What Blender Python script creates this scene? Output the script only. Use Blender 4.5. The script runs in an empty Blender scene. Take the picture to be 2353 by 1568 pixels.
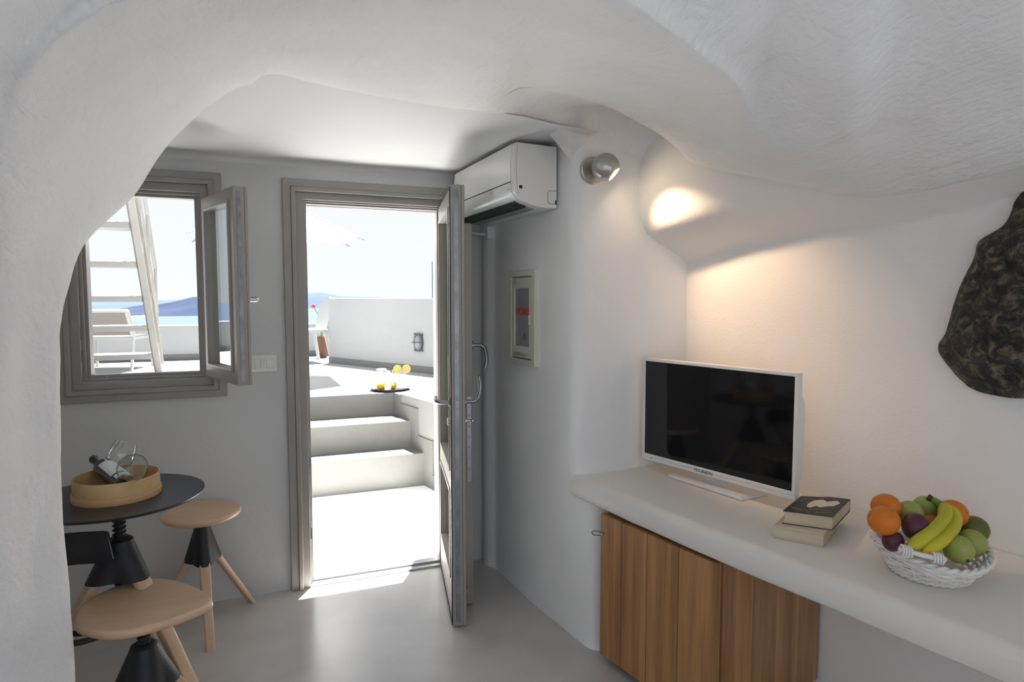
import bpy, bmesh, math, random
from mathutils import Vector, Matrix, noise
random.seed(7)
PI = math.pi
SC = bpy.context.scene
COL = SC.collection

# ------------------------------------------------------------------ camera
FPX, EYE, IW, IH = 1450.0, 1.45, 2353.0, 1568.0
PITCH = math.atan(97.0 / 1450.0)
YAW = math.radians(21.4)
cam_data = bpy.data.cameras.new('camera')
cam_data.sensor_fit = 'HORIZONTAL'
cam_data.sensor_width = 36.0
cam_data.lens = FPX * 36.0 / IW
cam_data.clip_start = 0.02
cam_data.clip_end = 40000.0
cam = bpy.data.objects.new('camera', cam_data)
COL.objects.link(cam)
cam.location = (0, 0, EYE)
cam.rotation_euler = (PI / 2 - PITCH, 0, -YAW)
SC.camera = cam

# ------------------------------------------------------------------ sky, sun, exposure
SC.view_settings.view_transform = 'Standard'
SC.view_settings.look = 'None'
SC.view_settings.gamma = 1.0
SC.view_settings.use_curve_mapping = False
SC.view_settings.exposure = 1.62
world = bpy.data.worlds.new('sky')
SC.world = world
world.use_nodes = True
_nt = world.node_tree
_bg = _nt.nodes['Background']
_tc = _nt.nodes.new('ShaderNodeTexCoord')
_sx = _nt.nodes.new('ShaderNodeSeparateXYZ')
_rp = _nt.nodes.new('ShaderNodeValToRGB')
_nt.links.new(_tc.outputs['Generated'], _sx.inputs[0])
_nt.links.new(_sx.outputs['Z'], _rp.inputs[0])
_rp.color_ramp.elements[0].position = 0.0
_rp.color_ramp.elements[0].color = (0.315, 0.325, 0.338, 1)
_rp.color_ramp.elements[1].position = 0.7
_rp.color_ramp.elements[1].color = (0.245, 0.285, 0.338, 1)
_nt.links.new(_rp.outputs[0], _bg.inputs[0])
_bg.inputs[1].default_value = 1.0
SUN_EL = math.radians(72.0)
sun_data = bpy.data.lights.new('sun', 'SUN')
sun_data.energy = 17.0
sun_data.angle = math.radians(0.53)
sun_data.color = (1.0, 0.985, 0.965)
sun = bpy.data.objects.new('sun', sun_data)
COL.objects.link(sun)
_sd = Vector((-0.5 * math.cos(SUN_EL), -0.866 * math.cos(SUN_EL), -math.sin(SUN_EL)))
sun.rotation_euler = _sd.to_track_quat('-Z', 'Y').to_euler()
sun.location = (3, 8, 12)

# ------------------------------------------------------------------ pixel -> ray helpers (distances come from planes of the place)
FW = Vector((math.sin(YAW) * math.cos(PITCH), math.cos(YAW) * math.cos(PITCH), -math.sin(PITCH)))
RT = Vector((math.cos(YAW), -math.sin(YAW), 0))
UP = RT.cross(FW)
CAM = Vector((0, 0, EYE))
def ray(px, py):
    return FW + RT * ((px - IW / 2) / FPX) - UP * ((py - IH / 2) / FPX)
def onz(px, py, z=0.0):
    d = ray(px, py); return CAM + d * ((z - EYE) / d.z)
def ony(px, py, y):
    d = ray(px, py); return CAM + d * (y / d.y)
def onplane(px, py, p, n):
    d = ray(px, py); p = Vector(p); n = Vector(n)
    return CAM + d * (n.dot(p - CAM) / n.dot(d))

# ------------------------------------------------------------------ materials
def _new(name):
    m = bpy.data.materials.new(name); m.use_nodes = True
    return m, m.node_tree, m.node_tree.nodes['Principled BSDF']
def mat(name, col, rough=0.5, metal=0.0, var=None, bump=None, coat=0.0, trans=0.0, ior=1.45, spec=0.5,
        emis=None, sss=0.0, stretch=(1, 1, 1), col2=None):
    m, nt, b = _new(name)
    c = (col[0], col[1], col[2], 1)
    b.inputs['Base Color'].default_value = c
    b.inputs['Roughness'].default_value = rough
    b.inputs['Metallic'].default_value = metal
    b.inputs['Coat Weight'].default_value = coat
    b.inputs['Transmission Weight'].default_value = trans
    b.inputs['IOR'].default_value = ior
    b.inputs['Specular IOR Level'].default_value = spec
    if sss:
        b.inputs['Subsurface Weight'].default_value = sss
        b.inputs['Subsurface Radius'].default_value = (0.01, 0.006, 0.003)
    if emis:
        b.inputs['Emission Color'].default_value = (*emis[0], 1)
        b.inputs['Emission Strength'].default_value = emis[1]
    if var or bump:
        tc = nt.nodes.new('ShaderNodeTexCoord'); mp = nt.nodes.new('ShaderNodeMapping')
        mp.inputs['Scale'].default_value = stretch
        nt.links.new(tc.outputs['Object'], mp.inputs[0])
    if var:
        n = nt.nodes.new('ShaderNodeTexNoise'); n.inputs['Scale'].default_value = var[0]
        n.inputs['Detail'].default_value = 5
        rp = nt.nodes.new('ShaderNodeValToRGB')
        c2 = col2 if col2 else tuple(x * (1 - var[1]) for x in col)
        rp.color_ramp.elements[0].position = 0.35; rp.color_ramp.elements[0].color = (*c2, 1)
        rp.color_ramp.elements[1].position = 0.65; rp.color_ramp.elements[1].color = c
        nt.links.new(mp.outputs[0], n.inputs['Vector'])
        nt.links.new(n.outputs['Fac'], rp.inputs[0])
        nt.links.new(rp.outputs[0], b.inputs['Base Color'])
    if bump:
        prev = None
        for sc, st in (bump if isinstance(bump, list) else [bump]):
            n2 = nt.nodes.new('ShaderNodeTexNoise'); n2.inputs['Scale'].default_value = sc
            n2.inputs['Detail'].default_value = 4
            bp = nt.nodes.new('ShaderNodeBump'); bp.inputs['Strength'].default_value = st
            bp.inputs['Distance'].default_value = 0.01
            nt.links.new(mp.outputs[0], n2.inputs['Vector'])
            nt.links.new(n2.outputs['Fac'], bp.inputs['Height'])
            if prev: nt.links.new(prev.outputs[0], bp.inputs['Normal'])
            prev = bp
        nt.links.new(prev.outputs[0], b.inputs['Normal'])
    return m
def wood(name, c1, c2, axis='Z', scale=14.0, rough=0.42, along=0.05, bump=0.05, vary=0.0):
    m, nt, b = _new(name)
    tc = nt.nodes.new('ShaderNodeTexCoord'); mp = nt.nodes.new('ShaderNodeMapping')
    s = [1, 1, 1]; s['XYZ'.index(axis)] = along
    mp.inputs['Scale'].default_value = s
    inf = nt.nodes.new('ShaderNodeObjectInfo')
    ad = nt.nodes.new('ShaderNodeVectorMath'); ad.operation = 'ADD'
    ml = nt.nodes.new('ShaderNodeMath'); ml.operation = 'MULTIPLY'; ml.inputs[1].default_value = 7.0
    nt.links.new(inf.outputs['Random'], ml.inputs[0])
    nt.links.new(tc.outputs['Object'], mp.inputs[0])
    nt.links.new(mp.outputs[0], ad.inputs[0]); nt.links.new(ml.outputs[0], ad.inputs[1])
    n = nt.nodes.new('ShaderNodeTexNoise'); n.inputs['Scale'].default_value = scale
    n.inputs['Detail'].default_value = 6; n.inputs['Distortion'].default_value = 0.6
    nt.links.new(ad.outputs[0], n.inputs['Vector'])
    n2 = nt.nodes.new('ShaderNodeTexNoise'); n2.inputs['Scale'].default_value = scale * 9
    n2.inputs['Detail'].default_value = 3
    nt.links.new(ad.outputs[0], n2.inputs['Vector'])
    mx = nt.nodes.new('ShaderNodeMath'); mx.operation = 'MULTIPLY_ADD'; mx.inputs[1].default_value = 0.35
    nt.links.new(n2.outputs['Fac'], mx.inputs[0]); nt.links.new(n.outputs['Fac'], mx.inputs[2])
    rp = nt.nodes.new('ShaderNodeValToRGB')
    rp.color_ramp.elements[0].position = 0.45; rp.color_ramp.elements[0].color = (*c1, 1)
    rp.color_ramp.elements[1].position = 0.95; rp.color_ramp.elements[1].color = (*c2, 1)
    nt.links.new(mx.outputs[0], rp.inputs[0])
    hs = nt.nodes.new('ShaderNodeHueSaturation'); mr = nt.nodes.new('ShaderNodeMapRange')
    mr.inputs[3].default_value = 1.0 - vary; mr.inputs[4].default_value = 1.0 + vary
    nt.links.new(inf.outputs['Random'], mr.inputs[0]); nt.links.new(mr.outputs[0], hs.inputs['Value'])
    nt.links.new(rp.outputs[0], hs.inputs['Color']); nt.links.new(hs.outputs[0], b.inputs['Base Color'])
    bp = nt.nodes.new('ShaderNodeBump'); bp.inputs['Strength'].default_value = bump; bp.inputs['Distance'].default_value = 0.004
    nt.links.new(n2.outputs['Fac'], bp.inputs['Height']); nt.links.new(bp.outputs[0], b.inputs['Normal'])
    b.inputs['Roughness'].default_value = rough
    return m
def plaster(name, col, rough=0.75, lump=(3.0, 0.25), grain=(60.0, 0.25), stroke=None, stain=0.04, spec=0.35):
    """painted plaster: base colour with faint staining, relief from noise at two or three scales"""
    m, nt, b = _new(name)
    b.inputs['Roughness'].default_value = rough
    b.inputs['Specular IOR Level'].default_value = spec
    tc = nt.nodes.new('ShaderNodeTexCoord')
    n = nt.nodes.new('ShaderNodeTexNoise'); n.inputs['Scale'].default_value = 2.2; n.inputs['Detail'].default_value = 6
    nt.links.new(tc.outputs['Object'], n.inputs['Vector'])
    rp = nt.nodes.new('ShaderNodeValToRGB')
    rp.color_ramp.elements[0].position = 0.3; rp.color_ramp.elements[0].color = tuple(c * (1 - stain) for c in col) + (1,)
    rp.color_ramp.elements[1].position = 0.7; rp.color_ramp.elements[1].color = (*col, 1)
    nt.links.new(n.outputs['Fac'], rp.inputs[0]); nt.links.new(rp.outputs[0], b.inputs['Base Color'])
    prev = None
    def add(scale, st, stretch=None, det=4, dist=0.01):
        nonlocal prev
        nz = nt.nodes.new('ShaderNodeTexNoise'); nz.inputs['Scale'].default_value = scale; nz.inputs['Detail'].default_value = det
        if stretch:
            mp = nt.nodes.new('ShaderNodeMapping'); mp.inputs['Scale'].default_value = stretch[0]; mp.inputs['Rotation'].default_value = stretch[1]
            nt.links.new(tc.outputs['Object'], mp.inputs[0]); nt.links.new(mp.outputs[0], nz.inputs['Vector'])
            nz.inputs['Distortion'].default_value = 0.8
        else:
            nt.links.new(tc.outputs['Object'], nz.inputs['Vector'])
        bp = nt.nodes.new('ShaderNodeBump'); bp.inputs['Strength'].default_value = st; bp.inputs['Distance'].default_value = dist
        nt.links.new(nz.outputs['Fac'], bp.inputs['Height'])
        if prev: nt.links.new(prev.outputs[0], bp.inputs['Normal'])
        prev = bp
    add(lump[0], lump[1], dist=0.05)
    add(grain[0], grain[1])
    if stroke: add(stroke[0], stroke[1], (stroke[2], stroke[3]), 5)
    nt.links.new(prev.outputs[0], b.inputs['Normal'])
    return m
def glass(name, tint=(1, 1, 1), refl=0.06, rough=0.0):
    """thin clear sheet: transparent plus fresnel reflection"""
    m = bpy.data.materials.new(name); m.use_nodes = True
    nt = m.node_tree; nt.nodes.clear()
    out = nt.nodes.new('ShaderNodeOutputMaterial')
    t = nt.nodes.new('ShaderNodeBsdfTransparent'); t.inputs[0].default_value = (*tint, 1)
    g = nt.nodes.new('ShaderNodeBsdfGlossy'); g.inputs['Roughness'].default_value = rough
    lw = nt.nodes.new('ShaderNodeLayerWeight'); lw.inputs[0].default_value = 0.5
    pw = nt.nodes.new('ShaderNodeMath'); pw.operation = 'POWER'; pw.inputs[1].default_value = 3.5
    ma = nt.nodes.new('ShaderNodeMath'); ma.operation = 'MULTIPLY_ADD'; ma.inputs[1].default_value = 0.75; ma.inputs[2].default_value = refl
    mx = nt.nodes.new('ShaderNodeMixShader')
    nt.links.new(lw.outputs['Facing'], pw.inputs[0]); nt.links.new(pw.outputs[0], ma.inputs[0])
    nt.links.new(ma.outputs[0], mx.inputs[0]); nt.links.new(t.outputs[0], mx.inputs[1]); nt.links.new(g.outputs[0], mx.inputs[2])
    nt.links.new(mx.outputs[0], out.inputs[0])
    return m

WHITE = (0.90, 0.90, 0.90)
m_backwall = plaster('shaded_door_wall_plaster', (0.64, 0.64, 0.64), 0.7, (2.5, 0.12), (45, 0.10))  # greyer copy of the white plaster, backlit shade put into its colour
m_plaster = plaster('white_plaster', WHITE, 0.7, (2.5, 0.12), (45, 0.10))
m_vault = plaster('rough_vault_plaster', (0.89, 0.887, 0.887), 0.72, (2.6, 0.25), (55, 0.45),
                  (26, 0.75, (1.0, 0.22, 0.35), (0.5, 0.2, 0.9)), 0.10)
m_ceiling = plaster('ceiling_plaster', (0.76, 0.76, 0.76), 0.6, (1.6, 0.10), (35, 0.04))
m_niche = plaster('niche_plaster', (0.89, 0.868, 0.848), 0.7, (2.5, 0.12), (110, 0.11))
m_counter = plaster('counter_plaster', (0.82, 0.79, 0.745), 0.45, (3.0, 0.05), (60, 0.04), None, 0.05, 0.4)
m_floor = None
def concrete_floor():
    m, nt, b = _new('polished_concrete')
    tc = nt.nodes.new('ShaderNodeTexCoord')
    n = nt.nodes.new('ShaderNodeTexNoise'); n.inputs['Scale'].default_value = 3.5; n.inputs['Detail'].default_value = 8; n.inputs['Distortion'].default_value = 0.7
    nt.links.new(tc.outputs['Object'], n.inputs['Vector'])
    rp = nt.nodes.new('ShaderNodeValToRGB')
    rp.color_ramp.elements[0].position = 0.3; rp.color_ramp.elements[0].color = (0.52, 0.495, 0.475, 1)
    rp.color_ramp.elements[1].position = 0.72; rp.color_ramp.elements[1].color = (0.61, 0.585, 0.565, 1)
    nt.links.new(n.outputs['Fac'], rp.inputs[0]); nt.links.new(rp.outputs[0], b.inputs['Base Color'])
    r2 = nt.nodes.new('ShaderNodeMapRange'); r2.inputs[3].default_value = 0.27; r2.inputs[4].default_value = 0.29; b.inputs['Coat Weight'].default_value = 0.35; b.inputs['Coat Roughness'].default_value = 0.22
    nt.links.new(n.outputs['Fac'], r2.inputs[0]); nt.links.new(r2.outputs[0], b.inputs['Roughness'])
    bp = nt.nodes.new('ShaderNodeBump'); bp.inputs['Strength'].default_value = 0.05; bp.inputs['Distance'].default_value = 0.02
    nt.links.new(n.outputs['Fac'], bp.inputs['Height']); nt.links.new(bp.outputs[0], b.inputs['Normal'])
    return m
m_floor = concrete_floor()
m_taupe = mat('taupe_paint', (0.34, 0.318, 0.295), 0.38, var=(3, 0.06), stretch=(1, 1, 0.2))
m_black = mat('black_plastic', (0.022, 0.023, 0.026), 0.5, bump=(250, 0.08))
m_blacktop = mat('black_laminate', (0.020, 0.023, 0.032), 0.33, bump=(300, 0.02))
m_beech = wood('beech', (0.62, 0.41, 0.25), (0.76, 0.55, 0.37), 'X', 9, 0.38, 0.08, 0.02)
m_beechleg = wood('beech_leg', (0.62, 0.42, 0.26), (0.74, 0.54, 0.36), 'Z', 12, 0.4, 0.08, 0.02)
m_oak = wood('oak', (0.24, 0.108, 0.038), (0.52, 0.275, 0.112), 'Z', 16, 0.42, 0.045, 0.06, 0.16)
m_bent = wood('bentwood', (0.50, 0.32, 0.14), (0.62, 0.43, 0.22), 'Z', 10, 0.5, 1.0, 0.02)
m_steel = mat('brushed_steel', (0.55, 0.54, 0.52), 0.32, 1.0, bump=(120, 0.03))
m_dsteel = mat('dark_steel', (0.32, 0.32, 0.33), 0.35, 1.0)
m_zinc = mat('zinc_strip', (0.30, 0.32, 0.33), 0.35, 1.0, var=(20, 0.25))
m_acwhite = mat('ac_white', (0.80, 0.80, 0.79), 0.22, coat=0.3)
m_acgrey = mat('ac_grey', (0.28, 0.285, 0.29), 0.4)
m_dark = mat('dark_gap', (0.02, 0.02, 0.022), 0.6)
m_wplastic = mat('white_plastic', (0.80, 0.79, 0.78), 0.3)
m_panel = mat('panel_plastic', (0.66, 0.66, 0.58), 0.4)
m_smoked = mat('smoked_panel', (0.33, 0.33, 0.34), 0.22, coat=0.3)
m_red = mat('red_print', (0.55, 0.05, 0.06), 0.5)
m_screen = mat('tv_screen', (0.006, 0.006, 0.007), 0.06, spec=0.6)
m_pages = mat('book_pages', (0.74, 0.65, 0.47), 0.8, var=(220, 0.22), stretch=(0.02, 0.02, 1), bump=(200, 0.2))
m_cover = mat('book_cover_dark', (0.03, 0.025, 0.024), 0.5)
m_coverpic = mat('cover_print_pale', (0.62, 0.55, 0.48), 0.35)
m_covercream = mat('book_cover_cream', (0.66, 0.58, 0.46), 0.5)
m_wicker = mat('white_wicker', (0.86, 0.83, 0.80), 0.6, var=(30, 0.12), bump=(60, 0.2))
m_orange = mat('orange_peel', (0.75, 0.20, 0.012), 0.42, var=(6, 0.15), bump=(140, 0.18), sss=0.05)
m_pear = mat('green_fruit', (0.40, 0.44, 0.11), 0.45, var=(9, 0.3), col2=(0.27, 0.31, 0.07), bump=(90, 0.05))
m_plum = mat('purple_fruit', (0.13, 0.03, 0.06), 0.38, var=(10, 0.4))
m_ban = mat('banana_peel', (0.72, 0.55, 0.03), 0.45, var=(5, 0.3), col2=(0.42, 0.45, 0.03), stretch=(1, 1, 1))
m_banstem = mat('banana_stem', (0.16, 0.26, 0.03), 0.5)
m_brown = mat('brown_tip', (0.06, 0.04, 0.03), 0.7)
m_leather = mat('brown_leather', (0.12, 0.045, 0.02), 0.55)
m_pane = glass('window_glass', (0.93, 0.97, 0.97))
m_thin = glass('clear_glass', (0.97, 0.98, 0.98))
m_bottle = mat('dark_bottle', (0.03, 0.022, 0.02), 0.08, coat=0.5)
m_label = mat('paper_label', (0.72, 0.73, 0.76), 0.6)
m_foil = mat('bottle_foil', (0.035, 0.035, 0.038), 0.25)
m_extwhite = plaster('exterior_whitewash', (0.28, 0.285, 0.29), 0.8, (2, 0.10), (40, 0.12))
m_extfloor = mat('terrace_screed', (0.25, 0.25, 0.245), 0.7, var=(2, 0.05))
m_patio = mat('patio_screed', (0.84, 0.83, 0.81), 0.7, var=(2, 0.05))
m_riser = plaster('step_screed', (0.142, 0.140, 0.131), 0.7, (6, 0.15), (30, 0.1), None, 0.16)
m_greyband = mat('grey_skirting_and_shade', (0.13, 0.135, 0.14), 0.7, var=(5, 0.12))
m_extpaint = mat('white_metal_paint', (0.25, 0.242, 0.228), 0.45)
m_outplastic = mat('white_outdoor_plastic', (0.33, 0.33, 0.325), 0.4)
m_sling = mat('taupe_sling', (0.18, 0.163, 0.15), 0.8)
m_sea = mat('sea', (0.026, 0.043, 0.078), 0.5, var=(0.002, 0.12), spec=0.2)
m_hill = mat('hazy_island', (0.024, 0.031, 0.051), 0.95, var=(0.003, 0.25), spec=0.0)
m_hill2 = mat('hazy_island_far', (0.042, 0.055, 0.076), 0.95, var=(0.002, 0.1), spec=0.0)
def cloth_translucent():
    m = bpy.data.materials.new('parasol_cloth'); m.use_nodes = True
    nt = m.node_tree; b = nt.nodes['Principled BSDF']; out = nt.nodes['Material Output']
    b.inputs['Base Color'].default_value = (0.85, 0.84, 0.82, 1); b.inputs['Roughness'].default_value = 0.9
    t = nt.nodes.new('ShaderNodeBsdfTranslucent'); t.inputs[0].default_value = (0.85, 0.84, 0.82, 1)
    mx = nt.nodes.new('ShaderNodeMixShader'); mx.inputs[0].default_value = 0.45
    nt.links.new(b.outputs[0], mx.inputs[1]); nt.links.new(t.outputs[0], mx.inputs[2]); nt.links.new(mx.outputs[0], out.inputs[0])
    return m
m_parasol = cloth_translucent()
m_basketbrown = mat('brown_wicker', (0.14, 0.06, 0.03), 0.7, var=(60, 0.5), stretch=(1, 1, 3), bump=(80, 0.4))
m_redflower = mat('red_petal', (0.40, 0.04, 0.03), 0.5)
m_leaf = mat('leaf_green', (0.06, 0.16, 0.03), 0.5)
m_lemon = mat('lemon_peel', (0.40, 0.22, 0.006), 0.42, bump=(200, 0.1))
m_lemonflesh = mat('lemon_flesh', (0.40, 0.30, 0.08), 0.4, var=(60, 0.15))
m_tray = mat('dark_tray', (0.05, 0.055, 0.065), 0.35)
m_lampmetal = mat('cast_lamp_metal', (0.10, 0.112, 0.115), 0.5, 0.3)
m_frost = mat('frosted_lamp_glass', (0.20, 0.215, 0.22), 0.3)
m_rail = mat('aluminium_threshold', (0.50, 0.50, 0.50), 0.3, 1.0)
def rock_mat():
    m, nt, b = _new('dark_volcanic_rock')
    tc = nt.nodes.new('ShaderNodeTexCoord')
    n = nt.nodes.new('ShaderNodeTexNoise'); n.inputs['Scale'].default_value = 30; n.inputs['Detail'].default_value = 10; n.inputs['Roughness'].default_value = 0.7; n.inputs['Distortion'].default_value = 0.7
    nt.links.new(tc.outputs['Object'], n.inputs['Vector'])
    rp = nt.nodes.new('ShaderNodeValToRGB')
    e = rp.color_ramp.elements
    e[0].position = 0.40; e[0].color = (0.03, 0.028, 0.025, 1)
    e[1].position = 0.64; e[1].color = (0.42, 0.35, 0.24, 1)
    k = e.new(0.52); k.color = (0.10, 0.094, 0.082, 1)
    nt.links.new(n.outputs['Fac'], rp.inputs[0]); nt.links.new(rp.outputs[0], b.inputs['Base Color'])
    bp = nt.nodes.new('ShaderNodeBump'); bp.inputs['Strength'].default_value = 1.0; bp.inputs['Distance'].default_value = 0.05
    nt.links.new(n.outputs['Fac'], bp.inputs['Height']); nt.links.new(bp.outputs[0], b.inputs['Normal'])
    b.inputs['Roughness'].default_value = 0.62
    return m
m_rock = rock_mat()

# ------------------------------------------------------------------ mesh helpers
class MB:
    def __init__(s): s.v = []; s.f = []
    def add(s, vs, fs, M=None):
        o = len(s.v)
        s.v += [tuple((M @ Vector(p)) if M else p) for p in vs]
        s.f += [tuple(i + o for i in f) for f in fs]
        return s
    def box(s, x0, x1, y0, y1, z0, z1, M=None):
        vs = [(x0, y0, z0), (x1, y0, z0), (x1, y1, z0), (x0, y1, z0), (x0, y0, z1), (x1, y0, z1), (x1, y1, z1), (x0, y1, z1)]
        return s.add(vs, [(0, 3, 2, 1), (4, 5, 6, 7), (0, 1, 5, 4), (1, 2, 6, 5), (2, 3, 7, 6), (3, 0, 4, 7)], M)
    def hexa(s, q0, q1):
        """two quads, bottom and top, joined"""
        return s.add(list(q0) + list(q1), [(0, 3, 2, 1), (4, 5, 6, 7), (0, 1, 5, 4), (1, 2, 6, 5), (2, 3, 7, 6), (3, 0, 4, 7)])
    def prism(s, poly, z0, z1, M=None):
        n = len(poly)
        vs = [(x, y, z0) for x, y in poly] + [(x, y, z1) for x, y in poly]
        fs = [tuple(range(n - 1, -1, -1)), tuple(range(n, 2 * n))] + [(i, (i + 1) % n, n + (i + 1) % n, n + i) for i in range(n)]
        return s.add(vs, fs, M)
    def grid(s, rows, closed_u=False, closed_v=False, flip=False):
        nr, nc = len(rows), len(rows[0]); fs = []
        for i in range(nr if closed_v else nr - 1):
            for j in range(nc if closed_u else nc - 1):
                a, b = i, (i + 1) % nr; c, d = j, (j + 1) % nc
                q = (a * nc + c, a * nc + d, b * nc + d, b * nc + c)
                fs.append(q[::-1] if flip else q)
        return s.add([tuple(p) for r in rows for p in r], fs)
    def tube(s, pts, r, n=10, closed=False, caps=True, flat=1.0, twist=0.0):
        pts = [Vector(p) for p in pts]; k = len(pts)
        rs = r if isinstance(r, (list, tuple)) else [r] * k
        rows = []; prev = None
        for i in range(k):
            if closed: t = pts[(i + 1) % k] - pts[i - 1]
            else: t = pts[min(i + 1, k - 1)] - pts[max(i - 1, 0)]
            t.normalize()
            if prev is None:
                a = Vector((0, 0, 1)) if abs(t.z) < 0.9 else Vector((1, 0, 0))
                u = t.cross(a).normalized()
            else:
                u = (prev - t * prev.dot(t)).normalized()
            prev = u; w = t.cross(u)
            rows.append([pts[i] + (u * math.cos(2 * PI * j / n + twist) + w * math.sin(2 * PI * j / n + twist) * flat) * rs[i] for j in range(n)])
        o = len(s.v); s.grid(rows, closed_u=True, closed_v=closed)
        if caps and not closed:
            s.f.append(tuple(o + j for j in range(n - 1, -1, -1)))
            s.f.append(tuple(o + (k - 1) * n + j for j in range(n)))
        return s
    def lathe(s, prof, n=32, M=None, sx=1.0, sy=1.0, cap0=True, cap1=True):
        rows = [[(r * math.cos(2 * PI * j / n) * sx, r * math.sin(2 * PI * j / n) * sy, z) for j in range(n)] for r, z in prof]
        vs = [p for r in rows for p in r]; fs = []
        for i in range(len(prof) - 1):
            for j in range(n):
                d = (j + 1) % n
                fs.append((i * n + j, i * n + d, (i + 1) * n + d, (i + 1) * n + j))
        if cap0: fs.append(tuple(range(n - 1, -1, -1)))
        if cap1: fs.append(tuple((len(prof) - 1) * n + j for j in range(n)))
        return s.add(vs, fs, M)
    def sphere(s, c, r, n=20, m=12, scale=(1, 1, 1), M=None, fn=None):
        vs = []; fs = []
        for i in range(1, m):
            th = PI * i / m
            for j in range(n):
                ph = 2 * PI * j / n
                d = Vector((math.sin(th) * math.cos(ph), math.sin(th) * math.sin(ph), math.cos(th)))
                k = fn(d) if fn else 1.0
                vs.append((c[0] + d.x * r * scale[0] * k, c[1] + d.y * r * scale[1] * k, c[2] + d.z * r * scale[2] * k))
        for sg in (1, -1):
            d = Vector((0, 0, sg)); k = fn(d) if fn else 1.0
            vs.append((c[0], c[1], c[2] + sg * r * scale[2] * k))
        t, b = len(vs) - 2, len(vs) - 1
        for i in range(m - 2):
            for j in range(n):
                d = (j + 1) % n
                fs.append((i * n + j, (i + 1) * n + j, (i + 1) * n + d, i * n + d))
        for j in range(n):
            d = (j + 1) % n
            fs.append((t, j, d)); fs.append((b, (m - 2) * n + d, (m - 2) * n + j))
        return s.add(vs, fs, M)
    def ring(s, x0, x1, z0, z1, w, y0, y1, open_bottom=False):
        """mitred rectangular ring in the XZ plane, from y0 to y1"""
        o = [(x0, z0), (x1, z0), (x1, z1), (x0, z1)]
        zi = z0 if open_bottom else z0 + w
        i = [(x0 + w, zi), (x1 - w, zi), (x1 - w, z1 - w), (x0 + w, z1 - w)]
        vs = [(x, y, z) for y in (y0, y1) for x, z in o + i]
        fs = []
        for k in ((1, 2, 3) if open_bottom else (0, 1, 2, 3)):
            n = (k + 1) % 4
            fs += [(k, n, 4 + n, 4 + k), (8 + n, 8 + k, 12 + k, 12 + n), (n, k, 8 + k, 8 + n), (4 + k, 4 + n, 12 + n, 12 + k)]
        if open_bottom: fs += [(0, 4, 12, 8), (5, 1, 9, 13)]
        return s.add(vs, fs)
    def obj(s, name, m, parent=None, bevel=0.0, seg=2, angle=38, world=False, smooth=True, kind=None, label=None, fixn=False):
        me = bpy.data.meshes.new(name)
        vs = s.v
        if world and parent is not None:
            inv = wm(parent).inverted(); vs = [tuple(inv @ Vector(p)) for p in vs]
        me.from_pydata(vs, [], s.f); me.update()
        if fixn:
            bm = bmesh.new(); bm.from_mesh(me); bmesh.ops.recalc_face_normals(bm, faces=bm.faces); bm.to_mesh(me); bm.free()
        me.materials.append(m)
        if smooth:
            me.polygons.foreach_set('use_smooth', [True] * len(me.polygons))
            me.set_sharp_from_angle(angle=math.radians(angle))
        o = bpy.data.objects.new(name, me); COL.objects.link(o)
        if parent is not None: o.parent = parent
        if bevel:
            b = o.modifiers.new('edge', 'BEVEL'); b.width = bevel; b.segments = seg; b.limit_method = 'ANGLE'
            b.angle_limit = math.radians(40); b.harden_normals = True
        if kind: o['kind'] = kind
        if label: o['label'] = label
        return o
def wm(o):
    m = o.matrix_basis.copy(); p = o.parent
    while p is not None: m = p.matrix_basis @ m; p = p.parent
    return m
def tag(o, label, cat, group=None):
    o['label'] = label; o['category'] = cat
    if group: o['group'] = group
    return o
def thing(name, label, cat, loc=(0, 0, 0), rz=0.0, group=None):
    o = bpy.data.objects.new(name, None); COL.objects.link(o)
    o.empty_display_size = 0.05; o.location = loc; o.rotation_euler = (0, 0, rz)
    return tag(o, label, cat, group)
def struct(o, label, cat):
    o['kind'] = 'structure'; o['label'] = label; o['category'] = cat; return o
def copy_tree(o, parent=None):
    c = o.copy(); COL.objects.link(c); c.parent = parent
    for ch in list(o.children): copy_tree(ch, c)
    return c
def text_mesh(name, body, size, m, parent, M, extrude=0.0004, mirror=False, bold=0.0):
    cu = bpy.data.curves.new(name, 'FONT'); cu.body = body; cu.size = size; cu.extrude = extrude
    cu.align_x = 'CENTER'; cu.align_y = 'CENTER'; cu.offset = bold
    t = bpy.data.objects.new(name + '_curve', cu); COL.objects.link(t)
    dg = bpy.context.evaluated_depsgraph_get()
    me = bpy.data.meshes.new_from_object(t.evaluated_get(dg)); me.name = name
    bpy.data.objects.remove(t); bpy.data.curves.remove(cu)
    if mirror: me.transform(Matrix.Diagonal((-1, 1, 1, 1))); me.flip_normals()
    inv = wm(parent).inverted() if parent else Matrix()
    me.transform(inv @ M); me.materials.clear(); me.materials.append(m)
    o = bpy.data.objects.new(name, me); COL.objects.link(o)
    if parent: o.parent = parent
    return o
def frame_matrix(origin, xdir, ydir):
    x = Vector(xdir).normalized(); z = x.cross(Vector(ydir)).normalized(); y = z.cross(x)
    M = Matrix(((x.x, y.x, z.x, 0), (x.y, y.y, z.y, 0), (x.z, y.z, z.z, 0), (0, 0, 0, 1)))
    M.translation = Vector(origin); return M
def catmull(p, n):
    """interpolating spline through points, n steps per span"""
    p = [Vector(q) for q in p]; out = []
    for i in range(len(p) - 1):
        a = p[i - 1] if i > 0 else p[i] * 2 - p[i + 1]
        b, c = p[i], p[i + 1]
        d = p[i + 2] if i + 2 < len(p) else p[i + 1] * 2 - p[i]
        for k in range(n):
            t = k / n
            out.append(0.5 * ((2 * b) + (c - a) * t + (2 * a - 5 * b + 4 * c - d) * t * t + (3 * b - a - 3 * c + d) * t ** 3))
    out.append(p[-1]); return out
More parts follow.
